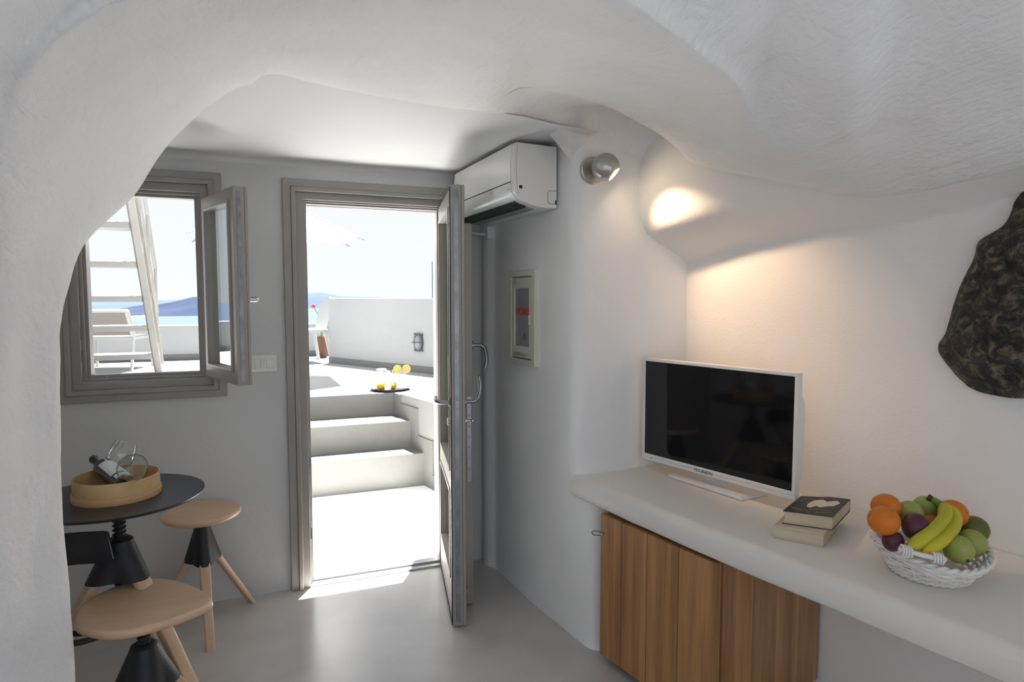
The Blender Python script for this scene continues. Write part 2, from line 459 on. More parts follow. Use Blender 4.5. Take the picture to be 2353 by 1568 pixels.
def wallmesh(x0, x1, z0, z1, y0, y1, holes):
    """wall slab in the XZ plane with rectangular holes and their reveals"""
    b = MB(); xs = sorted({x0, x1, *[h[0] for h in holes], *[h[1] for h in holes]})
    zs = sorted({z0, z1, *[h[2] for h in holes], *[h[3] for h in holes]})
    def solid(i, j):
        if i < 0 or j < 0 or i >= len(xs) - 1 or j >= len(zs) - 1: return False
        cx, cz = (xs[i] + xs[i + 1]) / 2, (zs[j] + zs[j + 1]) / 2
        return not any(h[0] < cx < h[1] and h[2] < cz < h[3] for h in holes)
    idx = {}
    def vid(x, y, z):
        k = (round(x, 5), round(y, 5), round(z, 5))
        if k not in idx: idx[k] = len(b.v); b.v.append(k)
        return idx[k]
    for i in range(len(xs) - 1):
        for j in range(len(zs) - 1):
            if not solid(i, j): continue
            a, c, d, e = xs[i], xs[i + 1], zs[j], zs[j + 1]
            b.f.append((vid(a, y0, d), vid(c, y0, d), vid(c, y0, e), vid(a, y0, e)))
            b.f.append((vid(c, y1, d), vid(a, y1, d), vid(a, y1, e), vid(c, y1, e)))
            if not solid(i - 1, j): b.f.append((vid(a, y1, d), vid(a, y0, d), vid(a, y0, e), vid(a, y1, e)))
            if not solid(i + 1, j): b.f.append((vid(c, y0, d), vid(c, y1, d), vid(c, y1, e), vid(c, y0, e)))
            if not solid(i, j - 1): b.f.append((vid(a, y1, d), vid(c, y1, d), vid(c, y0, d), vid(a, y0, d)))
            if not solid(i, j + 1): b.f.append((vid(a, y0, e), vid(c, y0, e), vid(c, y1, e), vid(a, y1, e)))
    return b

# ================================================================== THE SETTING
YB, YO = 3.255, 3.69            # inner and outer face of the door wall
b = MB().box(-1.5, 2.7, -2.5, 3.27, -0.12, 0.0)
struct(b.obj('floor', m_floor), 'smooth grey polished concrete floor of the room', 'floor')
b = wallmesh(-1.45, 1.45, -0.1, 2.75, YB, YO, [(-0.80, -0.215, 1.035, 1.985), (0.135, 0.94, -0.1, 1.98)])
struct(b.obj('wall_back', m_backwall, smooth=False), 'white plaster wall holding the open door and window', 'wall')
struct(MB().box(-1.5, -1.36, 1.9, YO, -0.1, 2.75).obj('wall_left', m_plaster), 'white plaster wall hidden beside the table', 'wall')
struct(MB().box(-1.5, 2.8, -2.5, YO, 2.75, 2.9).obj('roof_slab', m_extwhite), 'flat concrete roof slab over the room', 'roof')

# flat ceiling of the entrance room, its near edge running into the arch
_ycp = [V2 for V2 in [onz(px_, py_, 2.1125) for px_, py_ in ((640, 172), (705, 188), (780, 205), (840, 217), (900, 228), (1010, 246), (1120, 259), (1200, 271), (1280, 290))]]
_ycp = [(-1.5, 2.12), (-.03, 2.09)] + [(v.x, v.y) for v in _ycp] + [(1.3, 2.27)]
def yc(x):
    for (a_, ya), (c_, yb2) in zip(_ycp, _ycp[1:]):
        if a_ <= x <= c_: return ya + (yb2 - ya) * (x - a_) / (c_ - a_)
    return 2.03
rows = []
xs = [-1.37 + i * (2.62 / 40) for i in range(41)]
for k in range(30):
    t = k / 29.0; r = []
    for x in xs:
        y0 = yc(x) - .02; y = y0 + (3.215 - y0) * t
        r.append((x, y, 2.112 + 0.006 * noise.noise(Vector((x * 2.5, y * 2.5, 3.1))) * min(1.0, t * 4)))
    rows.append(r)
for (y, z) in ((3.235, 2.108), (3.25, 2.098), (3.2565, 2.08), (3.27, 2.05)):
    rows.append([(x, y, z) for x in xs])
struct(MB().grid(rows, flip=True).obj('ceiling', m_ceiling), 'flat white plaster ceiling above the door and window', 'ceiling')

# right hand wall: air conditioner wall, rounded pillar, lamp wall
plan = [(1.104, 3.27), (1.103, 3.235), (1.090, 3.205), (1.093, 3.175), (1.108, 3.145), (1.127, 3.115), (1.134, 3.05), (1.140, 2.95), (1.150, 2.8),
        (1.163, 2.65), (1.178, 2.5), (1.188, 2.43), (1.197, 2.385), (1.213, 2.36), (1.245, 2.347), (1.3, 2.345),
        (1.45, 2.348), (1.6, 2.354), (1.767, 2.361), (1.85, 2.365)]
plan = catmull([(x, y, 0) for x, y in plan], 3)
rows = []
for k in range(61):
    z = -0.05 + 2.45 * k / 60.0; r = []
    s = max(0.0, min(1.0, (0.74 - z) / 0.14)); s = s * s * (3 - 2 * s)
    for p in plan:
        w = 0.0
        if p.y < 2.62 and p.x < 1.62:
            w = min(1.0, (2.62 - p.y) / 0.2) * min(1.0, (1.62 - p.x) / 0.25)
        n = 0.006 * noise.noise(Vector((p.x * 4, p.y * 4, z * 2.5))) + 0.0022 * noise.noise(Vector((p.x * 14, p.y * 14, z * 11)))
        foot = 0.012 * max(0.0, 1 - z / 0.06) * (1 if p.y < 2.5 else 0.3)
        r.append((p.x + 0.03 * s * w + n * 0.9 - foot * 0.5, p.y - 0.13 * s * w + n * 0.5 - foot, z))
    rows.append(r)
struct(MB().grid(rows, flip=True).obj('wall_right', m_plaster, angle=180), 'white plaster wall with rounded pillar edge beside the counter', 'wall')

# niche wall behind the counter with the swelling plaster lintel above it
npath = [(1.752, 2.44, 1.615), (1.767, 2.361, 1.619), (1.824, 2.09, 1.667), (1.864, 1.897, 1.687), (1.922, 1.615, 1.693), (1.945, 1.492, 1.697),
         (1.978, 1.309, 1.72), (2.007, 1.155, 1.753), (2.045, 0.95, 1.78), (2.10, 0.6, 1.8), (2.17, 0.1, 1.8), (2.22, -0.35, 1.8)]
npath = catmull(npath, 6)
NR = Vector((-0.982, -0.189, 0))                 # into the room
prof = [(0, -1.75), (0, -1.5), (0, -1.2), (0, -1.05), (0, -0.9), (0, -.7), (0, -0.5), (0, -0.2), (0.0, -0.05), (0.004, -0.015), (0.02, 0.004), (0.07, 0.035), (0.135, 0.068), (0.19, 0.10),
        (0.225, 0.135), (0.243, 0.18), (0.25, 0.24), (0.252, 0.35), (0.25, 0.6), (0.25, 0.95)]
rows = []
for w, dz in catmull([(a, c, 0) for a, c in prof], 3) and [(q.x, q.y) for q in catmull([(a, c, 0) for a, c in prof], 3)]:
    r = []
    for p in npath:
        n = 0.007 * noise.noise(Vector((p.y * 3, w * 3, (p.z + dz) * 3))) + 0.002 * noise.noise(Vector((p.y * 12, w * 12, (p.z + dz) * 12)))
        r.append((p.x + NR.x * (w + n), p.y + NR.y * (w + n), p.z + dz))
    rows.append(r)
struct(MB().grid(rows).obj('wall_niche', m_niche, angle=180), 'white plaster niche wall with swelling lintel behind the television', 'wall')

# ---- the cave vault: arch between the two rooms and the rough ceiling over the camera
BA = Vector((1.864, 1.897, 0)) + NR * 0.25
def onb(px, py, f):
    d = ray(px, py); n = NR
    return CAM + d * (n.dot(BA - CAM) / n.dot(d)) * f
V = Vector
cols = []
def left_col(e0, e1, e2):
    a = ony(*e0, 2.05); c = ony(*e1, 1.84); d = ony(*e2, 1.0)
    cols.append([V((-1.40, 2.40, a.z)), V((-1.1, 2.34, a.z)), V((-0.78, 2.22, a.z)), a + V((-0.07, 0.06, 0)), a, c, d, V((-1.15, 0.0, d.z))])
left_col((174, 1740), (0, 1900), (-420, 2300))
left_col((165, 1450), (-4, 1560), (-420, 1800))
left_col((150, 1060), (-8, 1110), (-420, 1220))
left_col((141, 850), (-8, 860), (-420, 870))
left_col((150, 700), (0, 670), (-400, 640))
def up_col(e0, y0, e1, y1, e2, z2, back, x3):
    a = ony(*e0, y0); c = ony(*e1, y1); d = onz(*e2, z2)
    cols.append([V(q) for q in back(a)] + [a, c, d, V((x3, 0.0, 2.5))])
up_col((192, 560), 2.05, (25, 470), 1.66, (-330, 330), 1.85, lambda a: [(-1.40, 2.40, a.z + .25), (-1.05, 2.34, a.z + .2), a + V((-.26, .14, .1)), a + V((-.06, .06, .02))], -1.1)
up_col((300, 450), 2.05, (60, 310), 1.42, (-210, 110), 2.05, lambda a: [(-1.40, 2.40, 2.3), (-0.95, 2.32, 2.2), a + V((-.24, .14, .15)), a + V((-.05, .06, .035))], -0.95)
up_col((400, 318), 2.05, (100, 180), 1.22, (-90, -60), 2.2, lambda a: [(-.90, 2.40, 2.32), (-0.62, 2.29, 2.25), a + V((-.16, .13, .13)), a + V((-.035, .06, .042))], -0.8)
up_col((520, 215), 2.03, (200, 75), 1.12, (60, -190), 2.3, lambda a: [(-.38, 2.33, 2.20), (-0.27, 2.22, 2.17), a + V((-.07, .11, .065)), a + V((-.018, .05, .024))], -0.6)
def crease(px, py):
    q_ = onz(px, py, 2.1125); return V((q_.x, yc(q_.x) + .002, 2.1135))
def crown_col(px, py, e1, y1, f=.20):
    k = crease(px, py); c = ony(*e1, y1)
    cols.append([k + V((0, .12, .03)), k, k.lerp(c, f * .35), k.lerp(c, f * .65), k.lerp(c, f), c, c, c])
up_col((584, 186), 1.96, (285, 28), 1.06, (150, -260), 2.34, lambda a: [(-.09, 2.24, 2.15), (-.06, 2.14, 2.13), a + V((-.01, .09, .030)), a + V((-.003, .045, .016))], -0.45)
crown_col(640, 172, (370, -10), 1.03)
crown_col(705, 188, (480, -48), 1.0)
crown_col(780, 205, (600, -75), 1.0)
crown_col(840, 217, (725, -92), 1.0)
crown_col(900, 228, (850, -100), 1.0)
crown_col(1010, 246, (1050, -95), 1.0)
crown_col(1120, 258, (1220, -60), 1.0)
up_col((1200, 198), 1.95, (1310, -30), 1.0, (1350, -370), 2.40, lambda a: [(.93, 2.33, 2.13), (.93, 2.21, 2.114), (.88, 2.12, 2.145), a + V((.02, .06, .012))], 0.6)
up_col((1290, 210), 1.95, (1390, 12), 1.02, (1470, -340), 2.38, lambda a: [(1.07, 2.36, 2.12), (1.06, 2.245, 2.116), (1.02, 2.16, 2.15), a + V((.02, .06, .018))], 0.7)
up_col((1400, 240), 1.95, (1475, 68), 1.06, (1620, -270), 2.36, lambda a: [(1.21, 2.39, 2.02), (1.205, 2.335, 2.09), (1.18, 2.24, 2.19), a + V((.01, .07, .035))], 0.8)
up_col((1500, 290), 1.95, (1585, 143), 1.14, (1780, -190), 2.33, lambda a: [(1.36, 2.39, 1.98), (1.35, 2.335, 2.10), (1.34, 2.24, 2.20), a + V((.015, .07, .055))], 0.9)
up_col((1560, 335), 1.95, (1690, 225), 1.26, (1900, -110), 2.30, lambda a: [(1.56, 2.39, 1.92), (1.54, 2.335, 2.04), (1.50, 2.24, 2.14), a + V((.03, .07, .05))], 0.95)
up_col((1592, 372), 1.95, (1722, 296), 1.38, (1960, -30), 2.26, lambda a: [(1.78, 2.1, 2.3), (1.72, 2.08, 2.2), (1.64, 2.04, 2.06), a + V((.05, .05, .04))], 1.0)
def right_col(e0, f0, e1, f1, e2, z2):
    a = onb(*e0, f0); c = onb(*e1, f1); d = onz(*e2, z2); o = -NR
    cols.append([a + o * .3 + V((0, 0, .3)), a + o * .2 + V((0, 0, .16)), a + o * .12 + V((0, 0, .06)), a + o * .045 + V((0, 0, .012)), a, c, d, V((1.0, d.y * .55, 2.5))])
right_col((1645, 388), .925, (1755, 330), .795, (2010, 40), 2.22)
right_col((1740, 412), .945, (1825, 345), .805, (2070, 60), 2.18)
right_col((1840, 432), .97, (1935, 340), .825, (2150, 50), 2.16)
right_col((1960, 452), 1.0, (2044, 302), .86, (2260, 0), 2.16)
right_col((2100, 440), 1.01, (2225, 244), .86, (2420, -60), 2.16)
right_col((2353, 372), 1.02, (2420, 190), .86, (2650, -180), 2.18)
right_col((2700, 250), 1.02, (2800, 50), .86, (3050, -380), 2.22)
right_col((3300, 0), 1.02, (3450, -200), .86, (3700, -600), 2.25)
for i, c in enumerate(cols):
    e0, e1 = c[4], c[5]
    if i < 5:
        k15, e2 = e1 + V((-.12, -.12, 0)), e1 + V((-.40, -.50, 0)); e3 = V((-1.18, .3, e2.z))
    else:
        T = V((.45, .30, 0)); w = min(1.0, (i - 4) / 5.0)
        def toward(u, z): return V((e1.x + (T.x - e1.x) * u, e1.y + (T.y - e1.y) * u, z))
        z2_ = (2.2 + (e1.z - 2.0) * .5) * w + (1 - w) * e1.z
        k15, e2, e3 = toward(.12, e1.z + .05 * w), toward(.5, z2_), toward(.95, 2.42)
        if i < 10:
            v = 1 - w; k15 = k15.lerp(e1 + V((-.12, -.12, .01)), v); e2 = e2.lerp(e1 + V((-.36, -.50, .05)), v); e3 = e3.lerp(V((-1.1, .2, 2.3)), v)
    c[4:] = [e0, e0.lerp(e1, .55), e1, k15, e2, e3]
nrow = len(cols[0])
fine_cols = []
for r in range(nrow): fine_cols.append(catmull([c[r] for c in cols], 8))        # along the arch
fine = []
for j in range(len(fine_cols[0])): fine.append(catmull([fine_cols[r][j] for r in range(nrow)], 9))
grid_rows = [[fine[j][i] for j in range(len(fine))] for i in range(len(fine[0]))]
nr, nc = len(grid_rows), len(grid_rows[0])
rows = []
for i in range(nr):
    r = []
    k = max(0.0, min(1.0, (i - 12) / 32.0))
    for j in range(nc):
        p = grid_rows[i][j]
        du = grid_rows[i][min(j + 1, nc - 1)] - grid_rows[i][max(j - 1, 0)]
        dv = grid_rows[min(i + 1, nr - 1)][j] - grid_rows[max(i - 1, 0)][j]
        n = du.cross(dv)
        n = n.normalized() if n.length > 1e-9 else V((0, 0, 0))
        h = 0.022 * noise.noise(p * 2.6 + V((3, 1, 7))) + 0.008 * noise.noise(p * 7.0) + 0.003 * noise.noise(p * 19.0)
        r.append(tuple(p + n * h * k * (1 - .8 * math.exp(-((p.x - .45) / .55) ** 2) * max(0.0, min(1.0, (52 - i) / 12.0)))))
    rows.append(r)
struct(MB().grid(rows).obj('ceiling_vault', m_vault, angle=180), 'rough whitewashed cave vault and arch with brushed plaster', 'vault')
q = wallmesh(-2.5, 1.9, -0.1, 2.75, 1.16, 1.5, [(-2.4, .12, .2, 2.6)])  # wide hole added out of view so skylight fills the front room
q.v = [(-y, x, z) for x, y, z in q.v]
struct(q.obj('wall_left', m_plaster, smooth=False, fixn=True), 'white plaster side wall of the front room with a wide opening added for skylight', 'wall')
struct(MB().box(2.5, 2.8, -0.35, YO, -0.1, 2.75).obj('wall_outer', m_plaster), 'outer masonry behind the niche wall', 'wall')


# ================================================================== OUTSIDE
ZT = 0.661
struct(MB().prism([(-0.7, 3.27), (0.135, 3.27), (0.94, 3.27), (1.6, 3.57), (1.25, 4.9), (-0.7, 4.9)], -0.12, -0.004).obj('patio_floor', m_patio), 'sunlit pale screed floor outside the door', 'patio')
# three steps, each tread and riser one piece of the flight
stair = thing('patio_steps', 'three pale rendered steps rising to the terrace', 'steps', (0.3, 5.0, 0))
step_y = [4.755, 4.985, 5.294]; step_z = [0.0, 0.254, 0.47, ZT]
def side_x(y): return 1.19 - (y - 4.55) * 0.245
for i in range(3):
    y0 = step_y[i]; y1 = 5.5
    z0 = step_z[i] - (0.02 if i else 0.1)
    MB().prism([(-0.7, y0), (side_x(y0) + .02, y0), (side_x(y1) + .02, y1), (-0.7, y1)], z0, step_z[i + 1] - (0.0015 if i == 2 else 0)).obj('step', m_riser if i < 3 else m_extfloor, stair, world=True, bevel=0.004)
stair['kind'] = 'structure'
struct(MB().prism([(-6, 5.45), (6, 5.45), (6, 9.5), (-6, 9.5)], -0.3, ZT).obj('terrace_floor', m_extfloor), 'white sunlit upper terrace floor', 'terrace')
struct(MB().prism([(side_x(5.46), 5.46), (side_x(3.57), 3.57), (6, 3.57), (6, 5.46)], -0.3, ZT).obj('terrace_bank', plaster('bank_render', (0.19, 0.188, 0.18), .8, (2, .1), (40, .12))), 'low rendered retaining wall beside the steps', 'retaining wall')
struct(MB().prism([(-6, 3.57), (-0.7, 3.57), (-0.7, 5.46), (-6, 5.46)], -0.3, ZT).obj('terrace_side', m_extfloor), 'white terrace floor below the window', 'terrace')
# stepped plaster skirting on the retaining wall
sk = MB()
def sx(y, d): return side_x(y) - d
prof_y = [4.1, 4.62, 4.62, 4.86, 4.86, 5.17, 5.17, 5.35]
prof_z = [0.11, 0.11, 0.37, 0.37, 0.585, 0.585, ZT - .003, ZT - .003]
for i in range(0, 8, 2):
    ya, yb_, zt_ = prof_y[i], prof_y[i + 1], prof_z[i]
    sk.hexa([(sx(ya, .012), ya, -.01), (sx(ya, -.02), ya, -.01), (sx(yb_, -.02), yb_, -.01), (sx(yb_, .012), yb_, -.01)],
            [(sx(ya, .012), ya, zt_), (sx(ya, -.02), ya, zt_), (sx(yb_, -.02), yb_, zt_), (sx(yb_, .012), yb_, zt_)])
struct(sk.obj('trim_steps', m_riser, fixn=True), 'stepped rendered skirting following the stairs', 'skirting')
# parapet across the terrace
PA, PB = V((0.732, 8.049, 0)), V((1.673, 6.34, 0))
pd = (PB - PA).normalized(); pn = V((pd.y, -pd.x, 0)); pn = pn if pn.y > 0 else -pn    # away from the house
PE = PA + pd * 4.2
def strip(b, a, c, n, d0, d1, z0, z1):
    q = [a + n * d0, c + n * d0, c + n * d1, a + n * d1]
    b.hexa([(p.x, p.y, z0) for p in q], [(p.x, p.y, z1) for p in q])
b = MB(); strip(b, PA, PE, pn, 0, .18, ZT, 1.46)
struct(b.obj('parapet', m_extwhite, bevel=0.012, fixn=True), 'white rendered parapet wall with an oval bulkhead lamp', 'parapet')
b = MB(); strip(b, PA - pd * .005, PE, pn, -.008, .02, ZT, ZT + .075)
struct(b.obj('trim_parapet', m_greyband, fixn=True), 'grey skirting band along the parapet foot', 'skirting')
b = MB().box(-6, 3.2, 9.1, 9.28, ZT, 1.11)
struct(b.obj('parapet_far', m_extwhite, bevel=0.012), 'low white parapet at the far end of the terrace', 'parapet')
struct(MB().box(-6, 3.2, 9.09, 9.12, ZT, ZT + .075).obj('shade_strip_far', m_greyband), 'grey strip standing in for the shadow at the far parapet foot', 'skirting')  # solid grey strip painted in place of the shadow along the parapet foot
# glass screen standing on the parapet
G0 = onplane(994, 640, PA + pn * .09, pn)
b = MB(); g0 = V((G0.x, G0.y, 0)); strip(b, g0, g0 + pd * 1.5, pn, -.005, .005, 1.46, 1.84)
m_edgeglass = mat('glass_edge_green', (0.22, 0.28, 0.285), 0.2)
gs = thing('glass_screen', 'clear glass screen standing on the white parapet', 'glass screen', (g0.x, g0.y, 1.46))
b.obj('pane', m_pane, gs, world=True, fixn=True)
b = MB(); strip(b, g0 - pd * .008, g0, pn, -.007, .007, 1.46, 1.84); b.obj('edge', m_edgeglass, gs, world=True, fixn=True)

# sea and islands
struct(MB().grid([[(-16000, 60, -120), (16000, 60, -120)], [(-16000, 14000, -120), (16000, 14000, -120)]]).obj('sea', m_sea, smooth=False), 'blue sea beyond the terrace', 'sea')
def island(name, label, m, dist, px0, px1, fn, depth):
    rows = []
    for k in range(7):
        t = k / 6.0; r = []
        for i in range(61):
            px = px0 + (px1 - px0) * i / 60.0
            d = ray(px, 687.0); d.z = 0; d.normalize()
            D = dist + depth * t
            top = fn(px)                                   # ridge height in photo rows above the horizon line
            hz = (EYE + (687.0 - top) / FPX * (dist + depth) * math.sqrt(1 + ((px - IW / 2) / FPX) ** 2)) if top is not None else -120
            s = math.sin(t * PI / 2) ** 0.8
            h = -121 + (hz + 121) * s + (14 * noise.noise(V((px * .03, t * 3, 1))) * s * (1 - t))
            r.append((d.x * D, d.y * D, max(h, -121)))
        rows.append(r)
    o = MB().grid(rows, flip=False).obj(name, m, angle=180)
    return struct(o, label, 'island')
def lerpf(tab):
    def f(x):
        for (a, ya), (c, yc_) in zip(tab, tab[1:]):
            if a <= x <= c: return ya + (yc_ - ya) * (x - a) / (c - a)
        return tab[0][1] if x < tab[0][0] else tab[-1][1]
    return f
island('island', 'hazy blue island across the water seen through the window', m_hill, 5000, -150, 640,
       lerpf([(-150, 716), (180, 711), (260, 705), (320, 698), (370, 696), (400, 692), (440, 684), (480, 681), (560, 688), (640, 716)]), 900)
island('island_far', 'pale far headland on the horizon beyond the island', m_hill2, 8500, -200, 1000,
       lerpf([(-200, 690), (200, 692), (360, 690), (500, 686), (690, 676), (740, 674), (780, 681), (870, 683), (930, 687), (1000, 691)]), 1200)

# ================================================================== WINDOW, DOOR AND FIXTURES ON THE WALLS
win = bpy.data.objects.new('window_1', None); COL.objects.link(win); win.location = (-0.508, YB, 0.993)
struct(win, 'taupe framed window with its casement standing open inward', 'window')
b = MB().ring(-.843, -.173, .993, 2.027, .034, YB - .026, YB + .03); b.ring(-.8095, -.2065, 1.0265, 1.9935, .022, YB - .035, YB + .03)
b.obj('casing', m_taupe, win, world=True, bevel=.004, fixn=True)
b = MB().ring(-.788, -.228, 1.048, 1.972, .036, YB - .012, YB + .06); b.ring(-.7525, -.2635, 1.0835, 1.9365, .014, YB + .012, YB + .07)
b.ring(-.739, -.277, 1.097, 1.923, .0135, YB + .03, YB + .075); b.ring(-.80, -.215, 1.035, 1.985, .072, YB + .072, YB + .11)
b.obj('frame', m_taupe, win, world=True, bevel=.002, fixn=True)
for z in (1.17, 1.27, 1.5): MB().box(-.752, -.7485, YB - .006, YB + .012, z, z + .055).obj('strike_plate', m_zinc, win, world=True)
for x in (-.60, -.52): MB().box(x, x + .06, YB - .004, YB + .012, 1.0835, 1.087).obj('strike_plate', m_zinc, win, world=True)
MB().box(-.80, -.215, YB + .10, YO + .02, 1.02, 1.036).obj('sill', m_extwhite, win, world=True)
# casement, hinged on the right and swung into the room
a = math.radians(109.5)
SM = frame_matrix((-.262, 3.228, 0), (-math.cos(a), -math.sin(a), 0), (math.sin(a), -math.cos(a), 0))
def mbx(M, fn):
    q = MB(); fn(q); r = MB(); r.add(q.v, q.f, M); return r
SL = 0.448
def f(q):
    q.ring(0, SL, 1.092, 1.905, .058, 0.004, .05); q.ring(.0, SL, 1.092, 1.905, .018, .05, .062)
    q.ring(.05, SL - .05, 1.142, 1.855, .014, -.004, .03)
sash = mbx(SM, f).obj('casement', m_taupe, win, world=True, bevel=.003, fixn=True)
mbx(SM, lambda q: q.box(.06, SL - .06, .022, .028, 1.15, 1.845)).obj('pane', m_pane, sash, world=True, fixn=True)
mbx(SM, lambda q: q.box(SL - .001, SL + .002, .018, .034, 1.11, 1.885)).obj('edge_strip', m_zinc, sash, world=True, fixn=True)
for z in (1.2, 1.42, 1.66, 1.80):
    mbx(SM, lambda q: q.box(SL, SL + .006, .02, .032, z, z + .022)).obj('locking_stud', m_dsteel, sash, world=True, fixn=True)
def f(q):
    q.box(SL - .045, SL - .017, .062, .069, 1.41, 1.48)
    q.tube([(SL - .03, .065, 1.445), (SL - .03, .098, 1.445)], .009, 10)
    q.tube([(SL - .03, .094, 1.445), (SL - .036, .102, 1.45), (SL - .08, .106, 1.45), (SL - .14, .106, 1.45)], [.010, .010, .009, .008], 10)
mbx(SM, f).obj('handle', m_steel, sash, world=True, fixn=True)

door = bpy.data.objects.new('door_1', None); COL.objects.link(door); door.location = (0.54, YB, 0)
struct(door, 'taupe framed glazed door standing open into the room', 'door')
b = MB().ring(.092, .984, 0, 2.025, .038, YB - .026, YB + .03, True); b.ring(.1295, .9465, 0, 1.9875, .021, YB - .035, YB + .03, True)
b.obj('casing', m_taupe, door, world=True, bevel=.004, fixn=True)
b = MB().ring(.150, .926, 0, 1.967, .036, YB - .012, YB + .06, True); b.ring(.1855, .890, 0, 1.9315, .008, YB + .010, YB + .07, True)
b.ring(.193, .883, 0, 1.924, .009, YB + .03, YB + .08, True); b.ring(.135, .94, 0, 1.98, .068, YB + .078, YB + .12, True)
b.obj('frame', m_taupe, door, world=True, bevel=.002, fixn=True)
for z in (0.24, 0.60, 1.05, 1.45, 1.78): MB().box(.1925, .196, YB + .008, YB + .03, z, z + .06).obj('strike_plate', m_zinc, door, world=True)
MB().box(.186, .89, YB - .01, YB + .028, 0, .012).box(.186, .89, YB + .028, YB + .075, 0, .022).obj('threshold', m_rail, door, world=True, bevel=.003)
a = math.radians(79.6)
DM = frame_matrix((.862, 3.272, 0), (-math.cos(a), -math.sin(a), 0), (math.sin(a), -math.cos(a), 0))
DL = 0.69
def f(q):
    q.ring(0, DL, .012, 1.93, .085, 0.0, .046); q.ring(0, DL, .012, 1.93, .02, .046, .06)
    q.box(.085, DL - .085, 0.0, .046, .60, .69); q.box(.085, DL - .085, .0, .046, .097, .20)
leaf = mbx(DM, f).obj('door_leaf', m_taupe, door, world=True, bevel=.003, fixn=True)
for z0, z1 in ((.20, .60), (.69, 1.845)):
    mbx(DM, lambda q: q.ring(.08, DL - .08, z0 - .004, z1 + .004, .016, -.005, .05)).obj('glazing_bead', m_taupe, leaf, world=True, bevel=.002, fixn=True)
    mbx(DM, lambda q: q.box(.085, DL - .085, .02, .027, z0, z1)).obj('pane', m_pane, leaf, world=True, fixn=True)
mbx(DM, lambda q: q.box(DL - .001, DL + .002, .014, .034, .03, 1.91)).obj('lock_strip', m_zinc, leaf, world=True, fixn=True)
mbx(DM, lambda q: q.ring(.02, DL, .02, 1.92, .007, -.004, .0)).obj('weather_seal', m_dark, leaf, world=True, fixn=True)
for z in (.16, .98, 1.30, 1.76):
    mbx(DM, lambda q: q.box(DL, DL + .005, .016, .032, z, z + .035)).obj('latch', m_dsteel, leaf, world=True, fixn=True)
def lever(q, x, y0, s, zc, up):
    """rosette, neck and C shaped grip on one face (s = side, up = which way the grip bends)"""
    q.tube([(x, y0, zc), (x, y0 + s * .008, zc)], .019, 18)
    q.tube([(x, y0, zc), (x, y0 + s * .045, zc), (x - .004, y0 + s * .062, zc + up * .012), (x - .010, y0 + s * .072, zc + up * .045), (x - .012, y0 + s * .074, zc + up * .08), (x - .010, y0 + s * .066, zc + up * .112)],
           [.0085, .0085, .009, .009, .0085, .008], 12)
mbx(DM, lambda q: lever(q, DL - .045, .06, 1, 1.0, 1)).obj('lever_handle', m_dsteel, leaf, world=True, fixn=True)
def f(q):
    q.tube([(DL - .045, 0, 1.0), (DL - .045, -.008, 1.0)], .019, 18)
    q.tube([(DL - .045, 0, 1.0), (DL - .045, -.045, 1.0), (DL - .058, -.058, 1.003), (DL - .10, -.062, 1.006), (DL - .15, -.058, 1.006)], [.009, .009, .0095, .009, .0085], 12)
mbx(DM, f).obj('lever_handle', m_dsteel, leaf, world=True, fixn=True)
def f(q):
    q.tube([(DL - .045, .06, .915), (DL - .045, .068, .915)], .017, 16); q.tube([(DL - .045, .06, .915), (DL - .045, .09, .915)], .007, 10)
    q.sphere((DL - .045, .096, .915), .0125, 12, 8)
mbx(DM, f).obj('thumb_turn', m_steel, leaf, world=True, fixn=True)
mbx(DM, lambda q: q.tube([(DL - .045, 0, .915), (DL - .045, -.014, .915)], .017, 16)).obj('lock_cylinder', m_steel, leaf, world=True, fixn=True)
mbx(DM, lambda q: q.box(DL - .07, DL - .045, .06, .075, .13, .155)).obj('door_stop', m_dsteel, leaf, world=True, fixn=True)
# second, shutter leaf folded behind the glazed one
a2 = math.radians(81)
HM = frame_matrix((.925, 3.222, 0), (-math.cos(a2), -math.sin(a2), 0), (math.sin(a2), -math.cos(a2), 0))
HL = .46
def f(q):
    q.ring(0, HL, .012, 1.79, .07, 0, .034)
    for k in range(9): q.box(.07, HL - .07, .008, .026, .085 + k * .182, .085 + k * .182 + .176)
sh = mbx(HM, f).obj('shutter_leaf', m_taupe, door, world=True, bevel=.002, fixn=True)
mbx(HM, lambda q: lever(q, HL - .03, .034, 1, 1.235, -1)).obj('shutter_handle', m_dsteel, sh, world=True, fixn=True)
mbx(HM, lambda q: q.box(HL, HL + .003, .008, .026, .60, 1.0)).obj('lock_plate', m_dsteel, sh, world=True, fixn=True)
for k in range(6):
    mbx(HM, lambda q: q.tube([(HL + .001, .017, .66 + k * .05), (HL + .006, .017, .66 + k * .05)], .006, 8)).obj('locking_stud', m_zinc, sh, world=True, fixn=True)

# light switch
sw = thing('light_switch', 'white plastic switch plate between the window and the door', 'switch', (-.025, YB, 1.14))
MB().box(-.095, .05, YB - .009, YB, 1.098, 1.182).obj('plate', m_wplastic, sw, world=True, bevel=.003)
for x0, x1 in ((-.088, -.052), (-.047, -.028), (-.025, -.006)): MB().box(x0, x1, YB - .0125, YB - .006, 1.117, 1.163).obj('rocker', m_wplastic, sw, world=True, bevel=.002)
MB().box(.002, .038, YB - .0125, YB - .006, 1.117, 1.163).obj('cover', m_wplastic, sw, world=True, bevel=.002)

